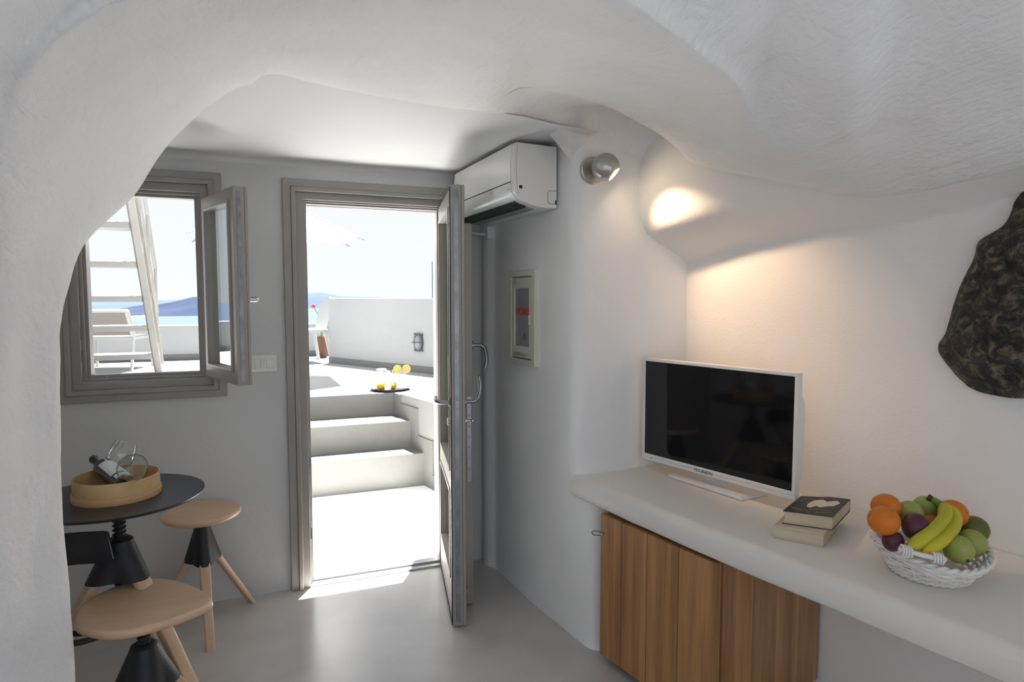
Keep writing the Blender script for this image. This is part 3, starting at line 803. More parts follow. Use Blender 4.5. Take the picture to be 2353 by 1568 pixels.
# air conditioner
th = math.atan2(.042, .735)
AM = frame_matrix((1.166, 2.455, 0), (-math.sin(th), math.cos(th), 0), (-math.cos(th), -math.sin(th), 0))   # x along the wall to the back, y into the room
ac = thing('air_conditioner', 'white split air conditioner mounted high beside the door', 'air conditioner', (1.12, 2.8, 1.83))
ACL = .735
def acprof(): return [(0, 1.835), (0, 2.09), (.188, 2.092), (.198, 2.086), (.2045, 2.0), (.2035, 1.93), (.197, 1.888), (.172, 1.860), (.10, 1.838), (.05, 1.832)]
def ext(q, prof, x0, x1):
    n = len(prof); vs = [(x, y, z) for x in (x0, x1) for y, z in prof]
    q.add(vs, [tuple(range(n)), tuple(range(2 * n - 1, n - 1, -1))] + [((i + 1) % n, i, n + i, n + (i + 1) % n) for i in range(n)])
mbx(AM, lambda q: ext(q, acprof(), 0, ACL)).obj('body', m_acwhite, ac, world=True, fixn=True, bevel=.003)
fp = [(.190, 2.0925), (.2005, 2.087), (.2085, 2.0), (.2075, 1.935), (.2015, 1.935), (.2025, 2.0), (.1945, 2.083)]
mbx(AM, lambda q: ext(q, fp, .022, ACL - .022)).obj('front_panel', m_acwhite, ac, world=True, fixn=True, bevel=.0015)
lp = [(.2035, 1.930), (.2072, 1.93), (.2005, 1.886), (.178, 1.861), (.174, 1.864), (.1965, 1.889)]
mbx(AM, lambda q: ext(q, lp, .022, ACL - .022)).obj('lower_panel', m_acwhite, ac, world=True, fixn=True)
mbx(AM, lambda q: q.box(.022, ACL - .022, .18, .2045, 1.929, 1.936)).obj('panel_gap', m_dark, ac, world=True, fixn=True)
mbx(AM, lambda q: q.box(.06, ACL - .06, .115, .170, 1.838, 1.8565)).obj('outlet', m_dark, ac, world=True, fixn=True)
def flap(q, y0, z0, y1, z1, t=.004):
    ext(q, [(y0, z0), (y1, z1), (y1, z1 - t), (y0, z0 - t)], .06, ACL - .06)
mbx(AM, lambda q: flap(q, .168, 1.8555, .130, 1.8425)).obj('louvre', m_acgrey, ac, world=True, fixn=True)
mbx(AM, lambda q: flap(q, .120, 1.8425, .080, 1.834)).obj('louvre', m_acgrey, ac, world=True, fixn=True)
for y, z in ((.1665, 1.8515), (.1225, 1.8385)): mbx(AM, lambda q: q.box(.055, ACL - .055, y, y + .007, z - .003, z + .008)).obj('slot', m_dark, ac, world=True, fixn=True)
mbx(AM, lambda q: q.tube([(-.0004, .183, 2.088), (-.0004, .190, 2.0), (-.0004, .188, 1.93), (-.0004, .180, 1.885)], .0007, 5)).obj('side_seam', m_acgrey, ac, world=True)
mbx(AM, lambda q: q.box(-.001, .004, .162, .176, 1.905, 1.918)).obj('sensor_vent', m_dark, ac, world=True, fixn=True)
def f(q):
    q.tube([(-.0005, .002, 1.905), (-.0005, .035, 1.905), (-.0005, .043, 1.897), (-.0005, .043, 1.858), (-.0005, .035, 1.85), (-.0005, .002, 1.85)], .0009, 6)
mbx(AM, f).obj('knockout_line', m_dark, ac, world=True)
mbx(AM, lambda q: q.box(-.001, .004, .001, .008, 1.85, 1.866)).obj('notch', m_dark, ac, world=True, fixn=True)
mbx(AM, lambda q: q.tube([(.0635, .205, 1.905), (.055, .2055, 1.909), (.047, .206, 1.907), (.055, .2055, 1.903), (.0635, .205, 1.905)], .0007, 5)).obj('maker_badge', m_dsteel, ac, world=True)
mbx(AM, lambda q: q.box(.035, .047, .203, .2052, 1.904, 1.907)).obj('maker_badge', m_dsteel, ac, world=True, fixn=True)
MB().tube(catmull([(1.0, 3.22, 1.84), (1.02, 3.20, 1.805), (1.05, 3.17, 1.79), (1.085, 3.15, 1.787), (1.115, 3.13, 1.79)], 5), .008, 10).obj('drain_pipe', m_wplastic, ac, world=True)
MB().box(1.085, 1.135, 3.12, 3.155, 1.76, 1.825).obj('pipe_clip', m_wplastic, ac, world=True, bevel=.004)

# electrical distribution panel
pc = (1.1475, 2.7745, 1.36)
PM = frame_matrix(pc, (.088, -.996, 0), (0, 0, 1))
ep = thing('electrical_panel', 'cream plastic electrical panel with smoked door below the air conditioner', 'electrical panel', pc)
def pring(q, x0, x1, z0, z1, w, d0, d1):
    t = MB().ring(x0, x1, z0, z1, w, d0, d1); q.add([(x, z, y) for x, y, z in t.v], t.f)
mbx(PM, lambda q: pring(q, -.135, .135, -.225, .225, .03, -.012, .016)).obj('frame', m_panel, ep, world=True, bevel=.004, fixn=True)
def f(q):
    pring(q, -.103, .103, -.19, .19, .028, -.008, .013); q.box(-.08, .08, -.19, -.135, -.008, .013); q.box(-.08, .08, .14, .19, -.008, .013)
mbx(PM, f).obj('door', m_panel, ep, world=True, bevel=.002, fixn=True)
mbx(PM, lambda q: q.box(-.08, .08, -.138, .142, -.006, .006)).obj('smoked_window', m_smoked, ep, world=True, fixn=True)
mbx(PM, lambda q: q.box(.080, .098, -.03, .015, .013, .019)).obj('catch', m_wplastic, ep, world=True, bevel=.002, fixn=True)
text_mesh('lettering', 'SIMON', .048, m_red, ep, PM @ Matrix.Translation((-.002, .028, .0066)) @ Matrix.Diagonal((.92, 1, 1, 1)), mirror=True, bold=.0012)
mbx(PM, lambda q: q.tube([(.02, -.072, .0065), (.012, -.088, .0065), (.008, -.098, .0065), (.014, -.104, .0065), (.026, -.104, .0065), (.032, -.098, .0065), (.028, -.088, .0065)], .001, 5, closed=True)).obj('bell_mark', m_dark, ep, world=True)

# ball spot lamp
LD = Vector((.62, -.42, -.66)).normalized()
LC = Vector((1.291, 2.262, 1.978))
lamp = thing('wall_spotlight', 'brushed steel ball spotlight on a round wall plate', 'wall lamp', (1.276, 2.345, 1.978))
WMX = frame_matrix((1.276, 2.353, 1.978), (1, .03, 0), (0, 0, 1))
mbx(WMX, lambda q: q.lathe([(.030, 0), (.054, 0), (.057, .004), (.057, .016), (.052, .021), (.020, .023)], 40)).obj('wall_plate', m_steel, lamp, world=True, fixn=True)
MB().tube([(1.277, 2.34, 1.978), tuple(LC)], .014, 12).obj('neck', m_steel, lamp, world=True)
# ball with a flat cut where the lens sits
BM = frame_matrix(LC, LD.cross(V((0, 0, 1))), LD.cross(LD.cross(V((0, 0, 1)))))
if (BM.to_3x3() @ V((0, 0, 1))).dot(LD) < 0: BM = BM @ Matrix.Rotation(PI, 4, 'X')
R = .056; prof_ball = []
for i in range(0, 20):
    t = PI * (1 - i / 19.0 * .79)
    prof_ball.append((max(.0005, R * math.sin(t)), R * math.cos(t)))
zr = prof_ball[-1][1]; rr = prof_ball[-1][0]
mbx(BM, lambda q: q.lathe(prof_ball + [(rr - .004, zr + .001), (rr - .005, zr - .012)], 40, cap1=False)).obj('ball_head', m_steel, lamp, world=True, fixn=True)
m_lens = mat('lamp_lens', (1, .93, .8), .4, emis=((1.0, .80, .52), 14.0))
mbx(BM, lambda q: q.lathe([(.0005, zr - .006), (rr - .006, zr - .006)], 32, cap0=False, cap1=False)).obj('lens', m_lens, lamp, world=True)
sp = bpy.data.lights.new('spot_bulb', 'SPOT'); sp.energy = 8.5; sp.color = (1.0, .66, .40); sp.spot_size = math.radians(72); sp.spot_blend = 1.0; sp.shadow_soft_size = .02
so = bpy.data.objects.new('bulb', sp); COL.objects.link(so); so.parent = lamp
_w = LC + LD * (zr + .004)
so.location = wm(lamp).inverted() @ _w
so.rotation_euler = Vector((.55, -.26, -.62)).to_track_quat('-Z', 'Y').to_euler()

# ================================================================== FURNITURE
def tri_ring(r, z, k=.30, n=36, a0=0.0):
    """rounded triangle: corners at a0 + 120 deg steps"""
    out = []
    for i in range(n):
        t = 2 * PI * i / n
        rad = r * (1 - k * .5 * (1 - math.cos(3 * t)) * .62)
        out.append((rad * math.cos(t + a0), rad * math.sin(t + a0), z))
    return out
def screw_mesh(z0, z1, r, pitch):
    q = MB(); rows = []; n = 20; k = int((z1 - z0) / pitch * 10)
    for i in range(k + 1):
        z = z0 + (z1 - z0) * i / k; row = []
        for j in range(n):
            ph = 2 * PI * ((z / pitch) - j / n)
            rad = r * (.84 + .16 * math.tanh(2.2 * math.sin(ph)))
            t = 2 * PI * j / n; row.append((rad * math.cos(t), rad * math.sin(t), z))
        rows.append(row)
    q.grid(rows, closed_u=True); m = len(rows)
    q.f.append(tuple(range(n - 1, -1, -1))); q.f.append(tuple((m - 1) * n + j for j in range(n)))
    return q
def leg_mesh(a, r0, z0, r1, w0, w1, t0, t1):
    """splayed tapering leg, rounded rectangle section"""
    q = MB(); rows = []
    d = Vector((math.cos(a), math.sin(a), 0)); s = Vector((-math.sin(a), math.cos(a), 0))
    top = d * r0 + Vector((0, 0, z0)); bot = d * r1
    ax = (bot - top).normalized(); nrm = ax.cross(s).normalized()
    for k in range(6):
        u = k / 5.0; c = top.lerp(bot, u); w = w0 + (w1 - w0) * u; t = t0 + (t1 - t0) * u; row = []
        for j in range(16):
            g = 2 * PI * j / 16; cx, cy = math.cos(g), math.sin(g)
            p = c + s * (math.copysign(abs(cx) ** .45, cx) * w) + nrm * (math.copysign(abs(cy) ** .45, cy) * t)
            if k == 5: p.z = 0.0
            row.append(tuple(p))
        rows.append(row)
    q.grid(rows, closed_u=True)
    q.f.append(tuple(range(15, -1, -1))); q.f.append(tuple(5 * 16 + j for j in range(16)))
    return q
def tripod(root, a0, hub_top, hub_bot, hub_r0, hub_r1, foot_r, scr_r, scr_top, scr_bot, legw):
    screw_mesh(scr_bot, scr_top, scr_r, .0165).obj('screw', m_black, root, fixn=True, angle=60)
    rows = [tri_ring(hub_r0 * .8, hub_top + .004, .1, a0=a0), tri_ring(hub_r0, hub_top - .002, .12, a0=a0), tri_ring(hub_r0 * 1.04, hub_top - .012, .14, a0=a0)]
    for i in range(1, 7):
        u = i / 6.0; rows.append(tri_ring(hub_r0 * 1.04 + (hub_r1 - hub_r0 * 1.04) * u, hub_top - .012 + (hub_bot - hub_top + .014) * u, .14 + .5 * u, a0=a0))
    rows.append(tri_ring(hub_r1 * .97, hub_bot, .64, a0=a0))
    q = MB().grid(rows, closed_u=True); n = 36
    q.f.append(tuple(range(n - 1, -1, -1))); q.f.append(tuple((len(rows) - 1) * n + j for j in range(n)))
    q.obj('hub', m_black, root, fixn=True)
    for k in range(3):
        leg_mesh(a0 + k * 2 * PI / 3, hub_r1 * .66, hub_bot + .02, foot_r, legw, legw * .78, legw * .62, legw * .5).obj('leg', m_beechleg, root, fixn=True)

# table
TC = (-.504, 2.575)
tb = thing('round_table', 'small round black table with screw column and three beech legs', 'table', (TC[0], TC[1], 0))
MB().lathe([(.02, .7365), (.266, .7365), (.272, .738), (.279, .746), (.28, .749), (.279, .75), (.02, .75)], 96).obj('table_top', m_blacktop, tb, fixn=True)
tripod(tb, math.radians(84), .59, .452, .046, .112, .335, .0225, .738, .36, .029)

# round stool behind the table
st = thing('stool', 'round beech stool with black screw column beside the wall', 'stool', (-.279, 3.037, 0))
MB().lathe([(.01, .484), (.10, .4845), (.138, .488), (.153, .495), (.160, .505), (.1605, .510), (.157, .516), (.148, .5185), (.12, .517), (.06, .512), (.01, .511)], 64).obj('seat', m_beech, st, fixn=True, angle=60)
tripod(st, math.radians(-81), .452, .290, .033, .084, .243, .0165, .49, .15, .022)

# chair in front of the table: traced seat outline, low curved backrest
ol_px = [(166, 1427), (172, 1406), (195, 1383), (232, 1361), (276, 1343), (322, 1331), (362, 1328), (402, 1333), (438, 1344), (470, 1359), (486, 1373), (488, 1384),
         (470, 1396), (430, 1412), (380, 1429), (330, 1444), (280, 1453), (235, 1455), (200, 1450), (176, 1441)]
ol = [onz(x, y, .43) for x, y in ol_px]
ch = thing('chair', 'beech chair with black curved backrest tucked under the table', 'chair', (-.40, 2.335, 0))
ol = catmull(ol + [ol[0]], 5)[:-1]
cen = sum(ol, V((0, 0, 0))) / len(ol)
def seat_rows():
    rows = []
    for (s, z) in ((.02, .398), (.82, .398), (.93, .4005), (.985, .407), (1.0, .416), (.995, .424), (.975, .4295), (.94, .4315), (.8, .4295), (.5, .4255), (.02, .424)):
        rows.append([(cen.x + (p.x - cen.x) * s, cen.y + (p.y - cen.y) * s, z) for p in ol])
    return rows
q = MB().grid(seat_rows(), closed_u=True); n = len(ol)
q.f.append(tuple(range(n - 1, -1, -1))); q.f.append(tuple(10 * n + j for j in range(n)))
q.obj('seat', m_beech, ch, world=True, fixn=True, angle=60)
def shifted(q, dx, dy):
    q.v = [(x + dx, y + dy, z) for x, y, z in q.v]; return q
screw_mesh(.10, .40, .021, .0165).obj('screw', m_black, ch, fixn=True, angle=60)
a0 = math.radians(35)
rows = [tri_ring(.034, .306, .1, a0=a0), tri_ring(.042, .30, .12, a0=a0)] + [tri_ring(.044 + (.112 - .044) * u / 6, .292 - .142 * u / 6, .14 + .08 * u, a0=a0) for u in range(7)]
q = MB().grid(rows, closed_u=True); q.f.append(tuple(range(35, -1, -1))); q.f.append(tuple((len(rows) - 1) * 36 + j for j in range(36)))
q.obj('hub', m_black, ch, fixn=True)
for k in range(3): leg_mesh(a0 + k * 2 * PI / 3, .07, .17, .20, .024, .02, .017, .013).obj('leg', m_beechleg, ch, fixn=True)
arc = catmull([(-.512, 2.474, 0), (-.570, 2.488, 0), (-.640, 2.500, 0), (-.710, 2.494, 0), (-.770, 2.462, 0), (-.81, 2.41, 0)], 6)
rows = []
m_ = len(arc) - 1
for (off, top) in ((0, 0), (0, 1), (1, 1), (1, 0)):
    r = []
    for i, p in enumerate(arc):
        t = arc[min(i + 1, m_)] - arc[max(i - 1, 0)]; nn = V((-t.y, t.x, 0)).normalized()
        e = min(i, m_ - i) / 3.0; rd = .012 * (1 - min(1, e)) ** 2
        lean = nn * (-.006 if top else 0.0)
        z = (.652 - rd) if top else (.543 + rd)
        if i == 0: p = p + t.normalized() * (-.006 if not top else .012)
        c = p + nn * (off * -.007) + lean
        r.append((c.x, c.y, z))
    rows.append(r)
q = MB().grid(rows, closed_v=True); nn_ = len(arc); q.f.append((0, nn_, 2 * nn_, 3 * nn_)); q.f.append((nn_ - 1, 4 * nn_ - 1, 3 * nn_ - 1, 2 * nn_ - 1))
q.obj('backrest', m_black, ch, world=True, fixn=True)
q = MB()
for dy in (-.03, .03):
    q.tube(catmull([(-.46, 2.30 + dy * .6, .392), (-.56, 2.275 + dy, .388), (-.655, 2.31 + dy, .395), (-.715 - dy * .6, 2.39 + dy * .5, .42), (-.725 - dy, 2.465 + dy * .4, .49), (-.715 - dy, 2.487 + dy * .2, .60)], 5), .009, 10)
q.obj('back_bracket', m_black, ch, world=True)

# masonry counter
cp = [(1.188, 2.345), (1.197, 2.27), (1.255, 1.9), (1.31, 1.58), (1.36, 1.34), (1.40, 1.15), (1.457, .84), (1.53, .45), (1.60, .1), (1.67, -.33)]
cp = catmull([(x, y, 0) for x, y in cp], 6)
profc = [(0.75, .62), (.5, .62), (.02, .62), (.006, .6225), (0.0, .63), (-.001, .655), (0.0, .680), (.006, .695), (.018, .7055), (.034, .710), (.2, .7105), (.75, .7105)]
rows = []
for (w, z) in profc:
    r = []
    for i, p in enumerate(cp):
        nz = .005 * noise.noise(V((p.x * 4, p.y * 4, z * 3))) if w < .1 else 0
        lim = min(w, max(.05, (1.767 + (2.361 - p.y) * .1905) - p.x + .004))
        r.append((p.x + lim + nz, p.y, z + (.002 * noise.noise(V((p.x * 6, p.y * 6, 2))) if z < .63 else 0)))
    rows.append(r)
q = MB().grid(rows, closed_v=True); _nc = len(rows[0])
q.f.append(tuple(i * _nc for i in range(len(rows)))); q.f.append(tuple(i * _nc + _nc - 1 for i in range(len(rows))))
tag(q.obj('masonry_counter', m_counter, fixn=True, angle=60), 'long white plastered counter running under the television', 'counter')

# oak cabinet under the counter
CT = .605; CBZ = .034
c0 = onz(1380, 1180, CT); c1 = onz(1645, 1297, CT)
cx = (c1 - c0); CW = cx.length; cx.normalize()
CM = frame_matrix((c0.x, c0.y, 0), cx, (-cx.y, cx.x, 0))      # x along the front, y to the wall
cab = thing('cabinet', 'oak cabinet with plank door hanging under the white counter', 'cabinet', (c0.x, c0.y, CBZ))
nz = [0, .098, .228, .378, CW]
dw = [0, CW * .215, CW * .455, CW * .722, CW]
dr = MB(); qd = mbx(CM, lambda q: q.box(.004, CW - .006, .0225, .034, CBZ + .005, CT - .004)).obj('door', m_oak, cab, world=True, fixn=True)
for i in range(4):
    mbx(CM, lambda q: q.box(dw[i] + .0012, dw[i + 1] - .0012, 0, .022, CBZ, CT)).obj('plank', m_oak, qd, world=True, bevel=.0025, fixn=True)
mbx(CM, lambda q: q.box(.002, CW + .004, .036, .056, CBZ, CT + .012)).obj('face_frame', m_oak, cab, world=True, bevel=.002, fixn=True)
CD = .575
for i in range(4):
    y0 = .056 + (CD - .056) * i / 4; y1 = .056 + (CD - .056) * (i + 1) / 4
    mbx(CM, lambda q: q.box(CW - .016, CW + .004, y0, y1 - .0004, CBZ, CT + .012)).obj('side_plank', m_oak, cab, world=True, bevel=.0008, fixn=True)
mbx(CM, lambda q: q.box(.002, .02, .056, CD, CBZ, CT + .012)).obj('side_panel', m_oak, cab, world=True, fixn=True)
mbx(CM, lambda q: q.box(.02, CW - .016, .056, CD, CBZ, CBZ + .018)).obj('bottom_panel', m_oak, cab, world=True, fixn=True)
mbx(CM, lambda q: q.box(.02, CW - .016, .056, CD, CT - .006, CT + .012)).obj('top_panel', m_oak, cab, world=True, fixn=True)
kz = CT - .075
kn = mbx(CM, lambda q: (q.tube([(.022, 0, kz), (.022, -.010, kz)], .004, 10), q.sphere((.022, -.012, kz), .0055, 12, 8))).obj('knob', m_steel, qd, world=True, fixn=True)
lp_ = catmull([(.022, -.006, kz), (.012, -.014, kz + .006), (-.012, -.02, kz + .004), (-.026, -.022, kz - .006), (-.014, -.02, kz - .013), (.010, -.012, kz - .008), (.022, -.006, kz - .001)], 5)
mbx(CM, lambda q: q.tube(lp_, .0017, 8)).obj('leather_loop', m_leather, qd, world=True)

# ================================================================== THINGS ON THE COUNTER
ZC = .7112
# television
tl, tr = onz(1474.4, 1053.6, .757), onz(1826, 1150.9, .757)
tx = (tr - tl); TL = tx.length; tx.normalize(); TN = V((-tx.y, tx.x, 0))
TM = frame_matrix((tl.x, tl.y, 0), tx, TN)
ttop = onplane(1478, 822, tl, TN).z
tv = thing('television', 'white framed flat television with a dark glossy screen on the counter', 'television', ((tl.x + tr.x) / 2, (tl.y + tr.y) / 2, ZC))
def f(q):
    q.ring(0, TL, .757, ttop, .0135, 0, .028); q.box(.0135, TL - .0135, .0, .028, .7705, .785)
    q.box(.01, TL - .01, .0265, .034, .77, ttop - .012)
mbx(TM, f).obj('bezel', m_wplastic, tv, world=True, bevel=.0025, fixn=True)
mbx(TM, lambda q: q.box(.013, TL - .013, .004, .027, .784, ttop - .013)).obj('screen', m_screen, tv, world=True, fixn=True)
def f(q):
    z0, z1 = .80, ttop - .07
    o = [(.08, z0), (TL - .006, z0), (TL - .006, z1), (.08, z1)]; i = [(.12, z0 + .04), (TL - .02, z0 + .04), (TL - .02, z1 - .04), (.12, z1 - .04)]
    q.hexa([(x, .030, z) for x, z in o], [(x, .085, z) for x, z in i])
mbx(TM, f).obj('back_shell', m_wplastic, tv, world=True, bevel=.003, fixn=True)
text_mesh('lettering', 'HYUNDAI', .0185, m_dsteel, tv, TM @ Matrix.Translation((TL * .46, -.0006, .7705)) @ Matrix.Rotation(PI / 2, 4, 'X') @ Matrix.Diagonal((1.08, 1, 1, 1)), bold=.0003)
mbx(TM, lambda q: q.sphere((.055, .0, .770), .0022, 8, 6)).obj('sensor', m_dark, tv, world=True)
s0, s1, s2 = onz(1531, 1094, .716), onz(1705, 1150, .716), onz(1766, 1136, .716)
sb = [s0, s1, s2, s0 + (s2 - s1)]
sc_ = sum(sb, V((0, 0, 0))) / 4
b = MB(); b.hexa([(p.x, p.y, ZC) for p in sb], [(sc_.x + (p.x - sc_.x) * .97, sc_.y + (p.y - sc_.y) * .95, ZC + .0135) for p in sb])
sto = b.obj('stand_foot', m_wplastic, tv, world=True, bevel=.005, seg=3, fixn=True)
mid = (s0 + s1) / 2 + (s2 - s1) * .05; e2 = mid + (s2 - s1) * .9; u_ = (s1 - s0).normalized() * .003
b = MB(); b.hexa([(p.x, p.y, ZC + .0136) for p in (mid - u_, mid + u_, e2 + u_, e2 - u_)], [(p.x, p.y, ZC + .0155) for p in (mid - u_, mid + u_, e2 + u_, e2 - u_)])
b.obj('stand_ridge', m_wplastic, sto, world=True, fixn=True)
mbx(TM, lambda q: q.box(TL * .43, TL * .57, .034, .055, ZC + .01, .84)).obj('stand_neck', m_wplastic, tv, world=True, bevel=.003, fixn=True)

# two thick paperbacks
def book(name, label, A, xd, yd, w, d, z0, t, cover, group=None, warp=.0):
    M = frame_matrix((A.x, A.y, z0), xd, yd)
    M[0][1], M[1][1] = yd.x, yd.y            # worn block, slightly skewed
    r = thing(name, label, 'book', (A.x, A.y, z0), 0, group)
    q = MB(); rows = []
    n = 6
    for k in range(n + 1):
        u = k / n; sft = warp * math.sin(u * PI) ; rows.append([(0 - sft, 0 + sft * .4, u), (w - sft * .3, sft * .4, u), (w - sft * .3, d, u), (0 - sft, d, u)])
    q.grid([[(x, y, .0018 + (t - .0036) * u) for x, y, u in row] for row in rows], closed_u=True); q.f.append((3, 2, 1, 0)); q.f.append(tuple(n * 4 + j for j in range(4)))
    o = MB(); o.add(q.v, q.f, M); o.obj('page_block', m_pages, r, world=True, fixn=True)
    mbx(M, lambda q: q.box(-.002, w + .002, -.002, d + .001, 0, .0016)).obj('back_cover', cover, r, world=True, fixn=True)
    mbx(M, lambda q: q.box(-.001, w + .002, -.002, d + .001, t - .0016, t)).obj('front_cover', cover, r, world=True, fixn=True)
    mbx(M, lambda q: q.box(-.002, w + .002, d, d + .002, 0, t)).obj('spine', cover, r, world=True, fixn=True)
    return r, M
A1 = onz(1779, 1236, ZC); B1 = onz(1892, 1257, ZC)
x1 = (B1 - A1); w1 = x1.length; x1.normalize(); y1_ = (onz(1922, 1215, ZC) - B1).normalized()
book('paperback_book', 'thick paperback lying at the bottom of the book pile', A1, x1, y1_, w1, .185, ZC, .040, m_covercream, warp=.005)
zt2 = ZC + .040 + .041
A2, B2, D2, C2 = onz(1800, 1174, zt2), onz(1912, 1190, zt2), onz(1847, 1137, zt2), onz(1952, 1148, zt2)
x2 = ((B2 - A2) + (C2 - D2)) / 2; w2 = x2.length; x2.normalize(); y2_ = ((D2 - A2) + (C2 - B2)) / 2; d2 = y2_.length; y2_.normalize()
r2, M2 = book('paperback_book', 'paperback with dark photographic cover lying on top of the pile', A2, x2, y2_, w2, d2, ZC + .0402, .041, m_cover, warp=-.006)
ptz = .0414
pic = [(.30, .50), (.36, .72), (.50, .80), (.62, .72), (.80, .83), (.90, .72), (.84, .52), (.70, .46), (.60, .38), (.50, .43), (.42, .30), (.34, .34)]
mbx(M2, lambda q: q.prism([(a * w2, c * d2) for a, c in pic], ptz - .0003, ptz)).obj('cover_picture', m_coverpic, r2, world=True, fixn=True)
for (xa, ya, xb, yb_) in ((.08, .2, .5, .12), (.45, .22, .9, .3), (.62, .1, .95, .2), (.1, .6, .25, .85)):
    d_ = V((xb - xa, yb_ - ya, 0)); nn = V((-d_.y, d_.x, 0)).normalized() * .012
    mbx(M2, lambda q: q.prism([(xa * w2, ya * d2), ((xa + nn.x) * w2, (ya + nn.y) * d2), (xb * w2, yb_ * d2)], ptz - .0003, ptz)).obj('cover_streak', m_coverpic, r2, world=True, fixn=True)
mbx(M2, lambda q: q.prism([(0, d2 * .86), (0, d2), (w2 * .3, d2), (w2 * .55, d2 * .97)], ptz - .0003, ptz)).obj('cover_edge', m_coverpic, r2, world=True, fixn=True)

# wicker basket
BC = V((1.655, 1.135, ZC)); FWP = V((FW.x, FW.y, 0)).normalized()
def bk(px, py, fwd):
    return onplane(px, py, BC + FWP * fwd, FWP)
bas = thing('fruit_basket', 'white wicker basket filled with fruit on the counter', 'basket', tuple(BC))
HB = .072
def rad(u): return .087 + (.134 - .087) * (u ** .85)
def rimz(th): return HB + .013 * math.cos(2 * (th - 2.77))
q = MB(); NS = 22
for k in range(6):
    u = (k + .5) / 6.0; pts = []
    for i in range(104):
        th = 2 * PI * i / 104
        w = math.cos(th * NS / 2 + (PI if k % 2 else 0))
        r_ = rad(u) + .0038 * w
        pts.append((r_ * math.cos(th), r_ * math.sin(th), .006 + u * (rimz(th) - .012) + .0012 * math.sin(th * 5 + k)))
    q.tube(pts, .0034, 6, closed=True, flat=1.35)
q.obj('weave', m_wicker, bas, kind='stuff')
for i in range(NS):
    th = 2 * PI * i / NS
    pts = [(rad(u) * math.cos(th), rad(u) * math.sin(th), .002 + u * (rimz(th) - .002)) for u in (0, .25, .5, .75, 1.0)]
    MB().tube(pts, .0033, 6).obj('stake', m_wicker, bas)
q = MB()
for ph in (0, PI):
    pts = []
    for i in range(160):
        th = 2 * PI * i / 160; g = th * 17 + ph
        r_ = rad(1.0) + .0055 * math.cos(g); pts.append((r_ * math.cos(th), r_ * math.sin(th), rimz(th) + .0035 * math.sin(g)))
    q.tube(pts, .0052, 7, closed=True)
q.obj('braided_rim', m_wicker, bas)
q = MB()
for ph in (0, PI):
    q.tube([((.091 + .003 * math.cos(2 * PI * i / 90 * 15 + ph)) * math.cos(2 * PI * i / 90), (.091 + .003 * math.cos(2 * PI * i / 90 * 15 + ph)) * math.sin(2 * PI * i / 90), .006 + .003 * math.sin(2 * PI * i / 90 * 15 + ph)) for i in range(90)], .0045, 6, closed=True)
q.obj('base_rim', m_wicker, bas)
MB().lathe([(.01, .002), (.087, .002), (.087, .008), (.01, .008)], 40).obj('base', m_wicker, bas, fixn=True)
# handle bar lashed to the front of the rim
hb0, hb1 = onplane(2065, 1262, BC - FWP * .114, FWP), onplane(2172, 1288, BC - FWP * .132, FWP)
MB().tube([tuple(hb0), tuple((hb0 + hb1) / 2 - FWP * .006), tuple(hb1)], .0062, 8).obj('handle_bar', m_wicker, bas, world=True)
for e, s in ((hb0, 1), (hb1, -1)):
    q = MB(); ax = (hb1 - hb0).normalized()
    for k in range(4):
        c = e + ax * s * (.008 + .0065 * k); u1 = V((0, 0, 1)); v1 = ax.cross(u1).normalized()
        q.tube([tuple(c + (u1 * math.cos(t) * .012 + v1 * math.sin(t) * .010)) for t in [2 * PI * i / 12 for i in range(12)]], .003, 6, closed=True)
    q.obj('lashing', m_wicker, bas, world=True)

# fruit
def orange(px, py, fwd, r, label, tilt):
    c = bk(px, py, fwd)
    o = thing('orange', label, 'orange', (c.x, c.y, c.z - r), 0, 'oranges in the basket')
    MB().sphere((0, 0, r), r, 28, 18, (1, 1, .96)).obj('peel', m_orange, o)
    d = Vector(tilt).normalized(); p = V((0, 0, r)) + V((d.x, d.y, d.z * .96)) * (r * .995)
    q = MB()
    for k in range(5):
        a = 2 * PI * k / 5; u = d.cross(V((0, .3, 1))).normalized(); w = d.cross(u)
        q.tube([tuple(p), tuple(p + (u * math.cos(a) + w * math.sin(a)) * r * .10 - d * .0004)], [.0022, .0008], 6)
    q.obj('calyx', m_banstem, o)
orange(2031, 1197, -.04, .039, 'orange at the basket rim in front of another orange', (.15, -.5, .85))
orange(2036, 1166, .035, .038, 'orange tucked behind the orange at the basket rim', (.3, -.6, .75))
orange(2188, 1181, .045, .039, 'orange behind the bananas with its stem end showing', (.1, -.85, .35))
orange(2138, 1212, .03, .035, 'orange mostly hidden under the bananas', (.3, .4, .8))
def fruit(name, label, cat, px, py, fwd, r, ax, elong, m, group, taper=.18, stem=True):
    c = bk(px, py, fwd)
    o = thing(name, label, cat, (c.x, c.y, c.z - r * .9), 0, group)
    z = Vector(ax).normalized(); M = z.to_track_quat('Z', 'Y').to_matrix().to_4x4(); M.translation = V((0, 0, r * .9))
    MB().sphere((0, 0, 0), r, 26, 18, (1, 1, elong), M, fn=lambda d: 1 - taper * max(0, d.z) ** 2 + .03 * noise.noise(d * 1.6)).obj('skin', m, o)
    if stem:
        q = MB(); q.lathe([(.0045, 0), (.0035, .004), (.0008, .005)], 10); t = MB()
        t.add(q.v, q.f, M @ Matrix.Translation((0, 0, -r * elong * .99)) @ Matrix.Rotation(PI, 4, 'X')); t.obj('blossom_end', m_brown, o)
G = 'green fruit in the basket'
fruit('guava', 'green fruit with pointed end lying between the oranges', 'green fruit', 2090, 1181, .02, .0345, (-.75, -.1, .25), 1.18, m_pear, G, .28, False)
fruit('guava', 'green fruit behind the banana stem', 'green fruit', 2127, 1166, .07, .033, (.3, .2, .9), 1.1, m_pear, G, .15, False)
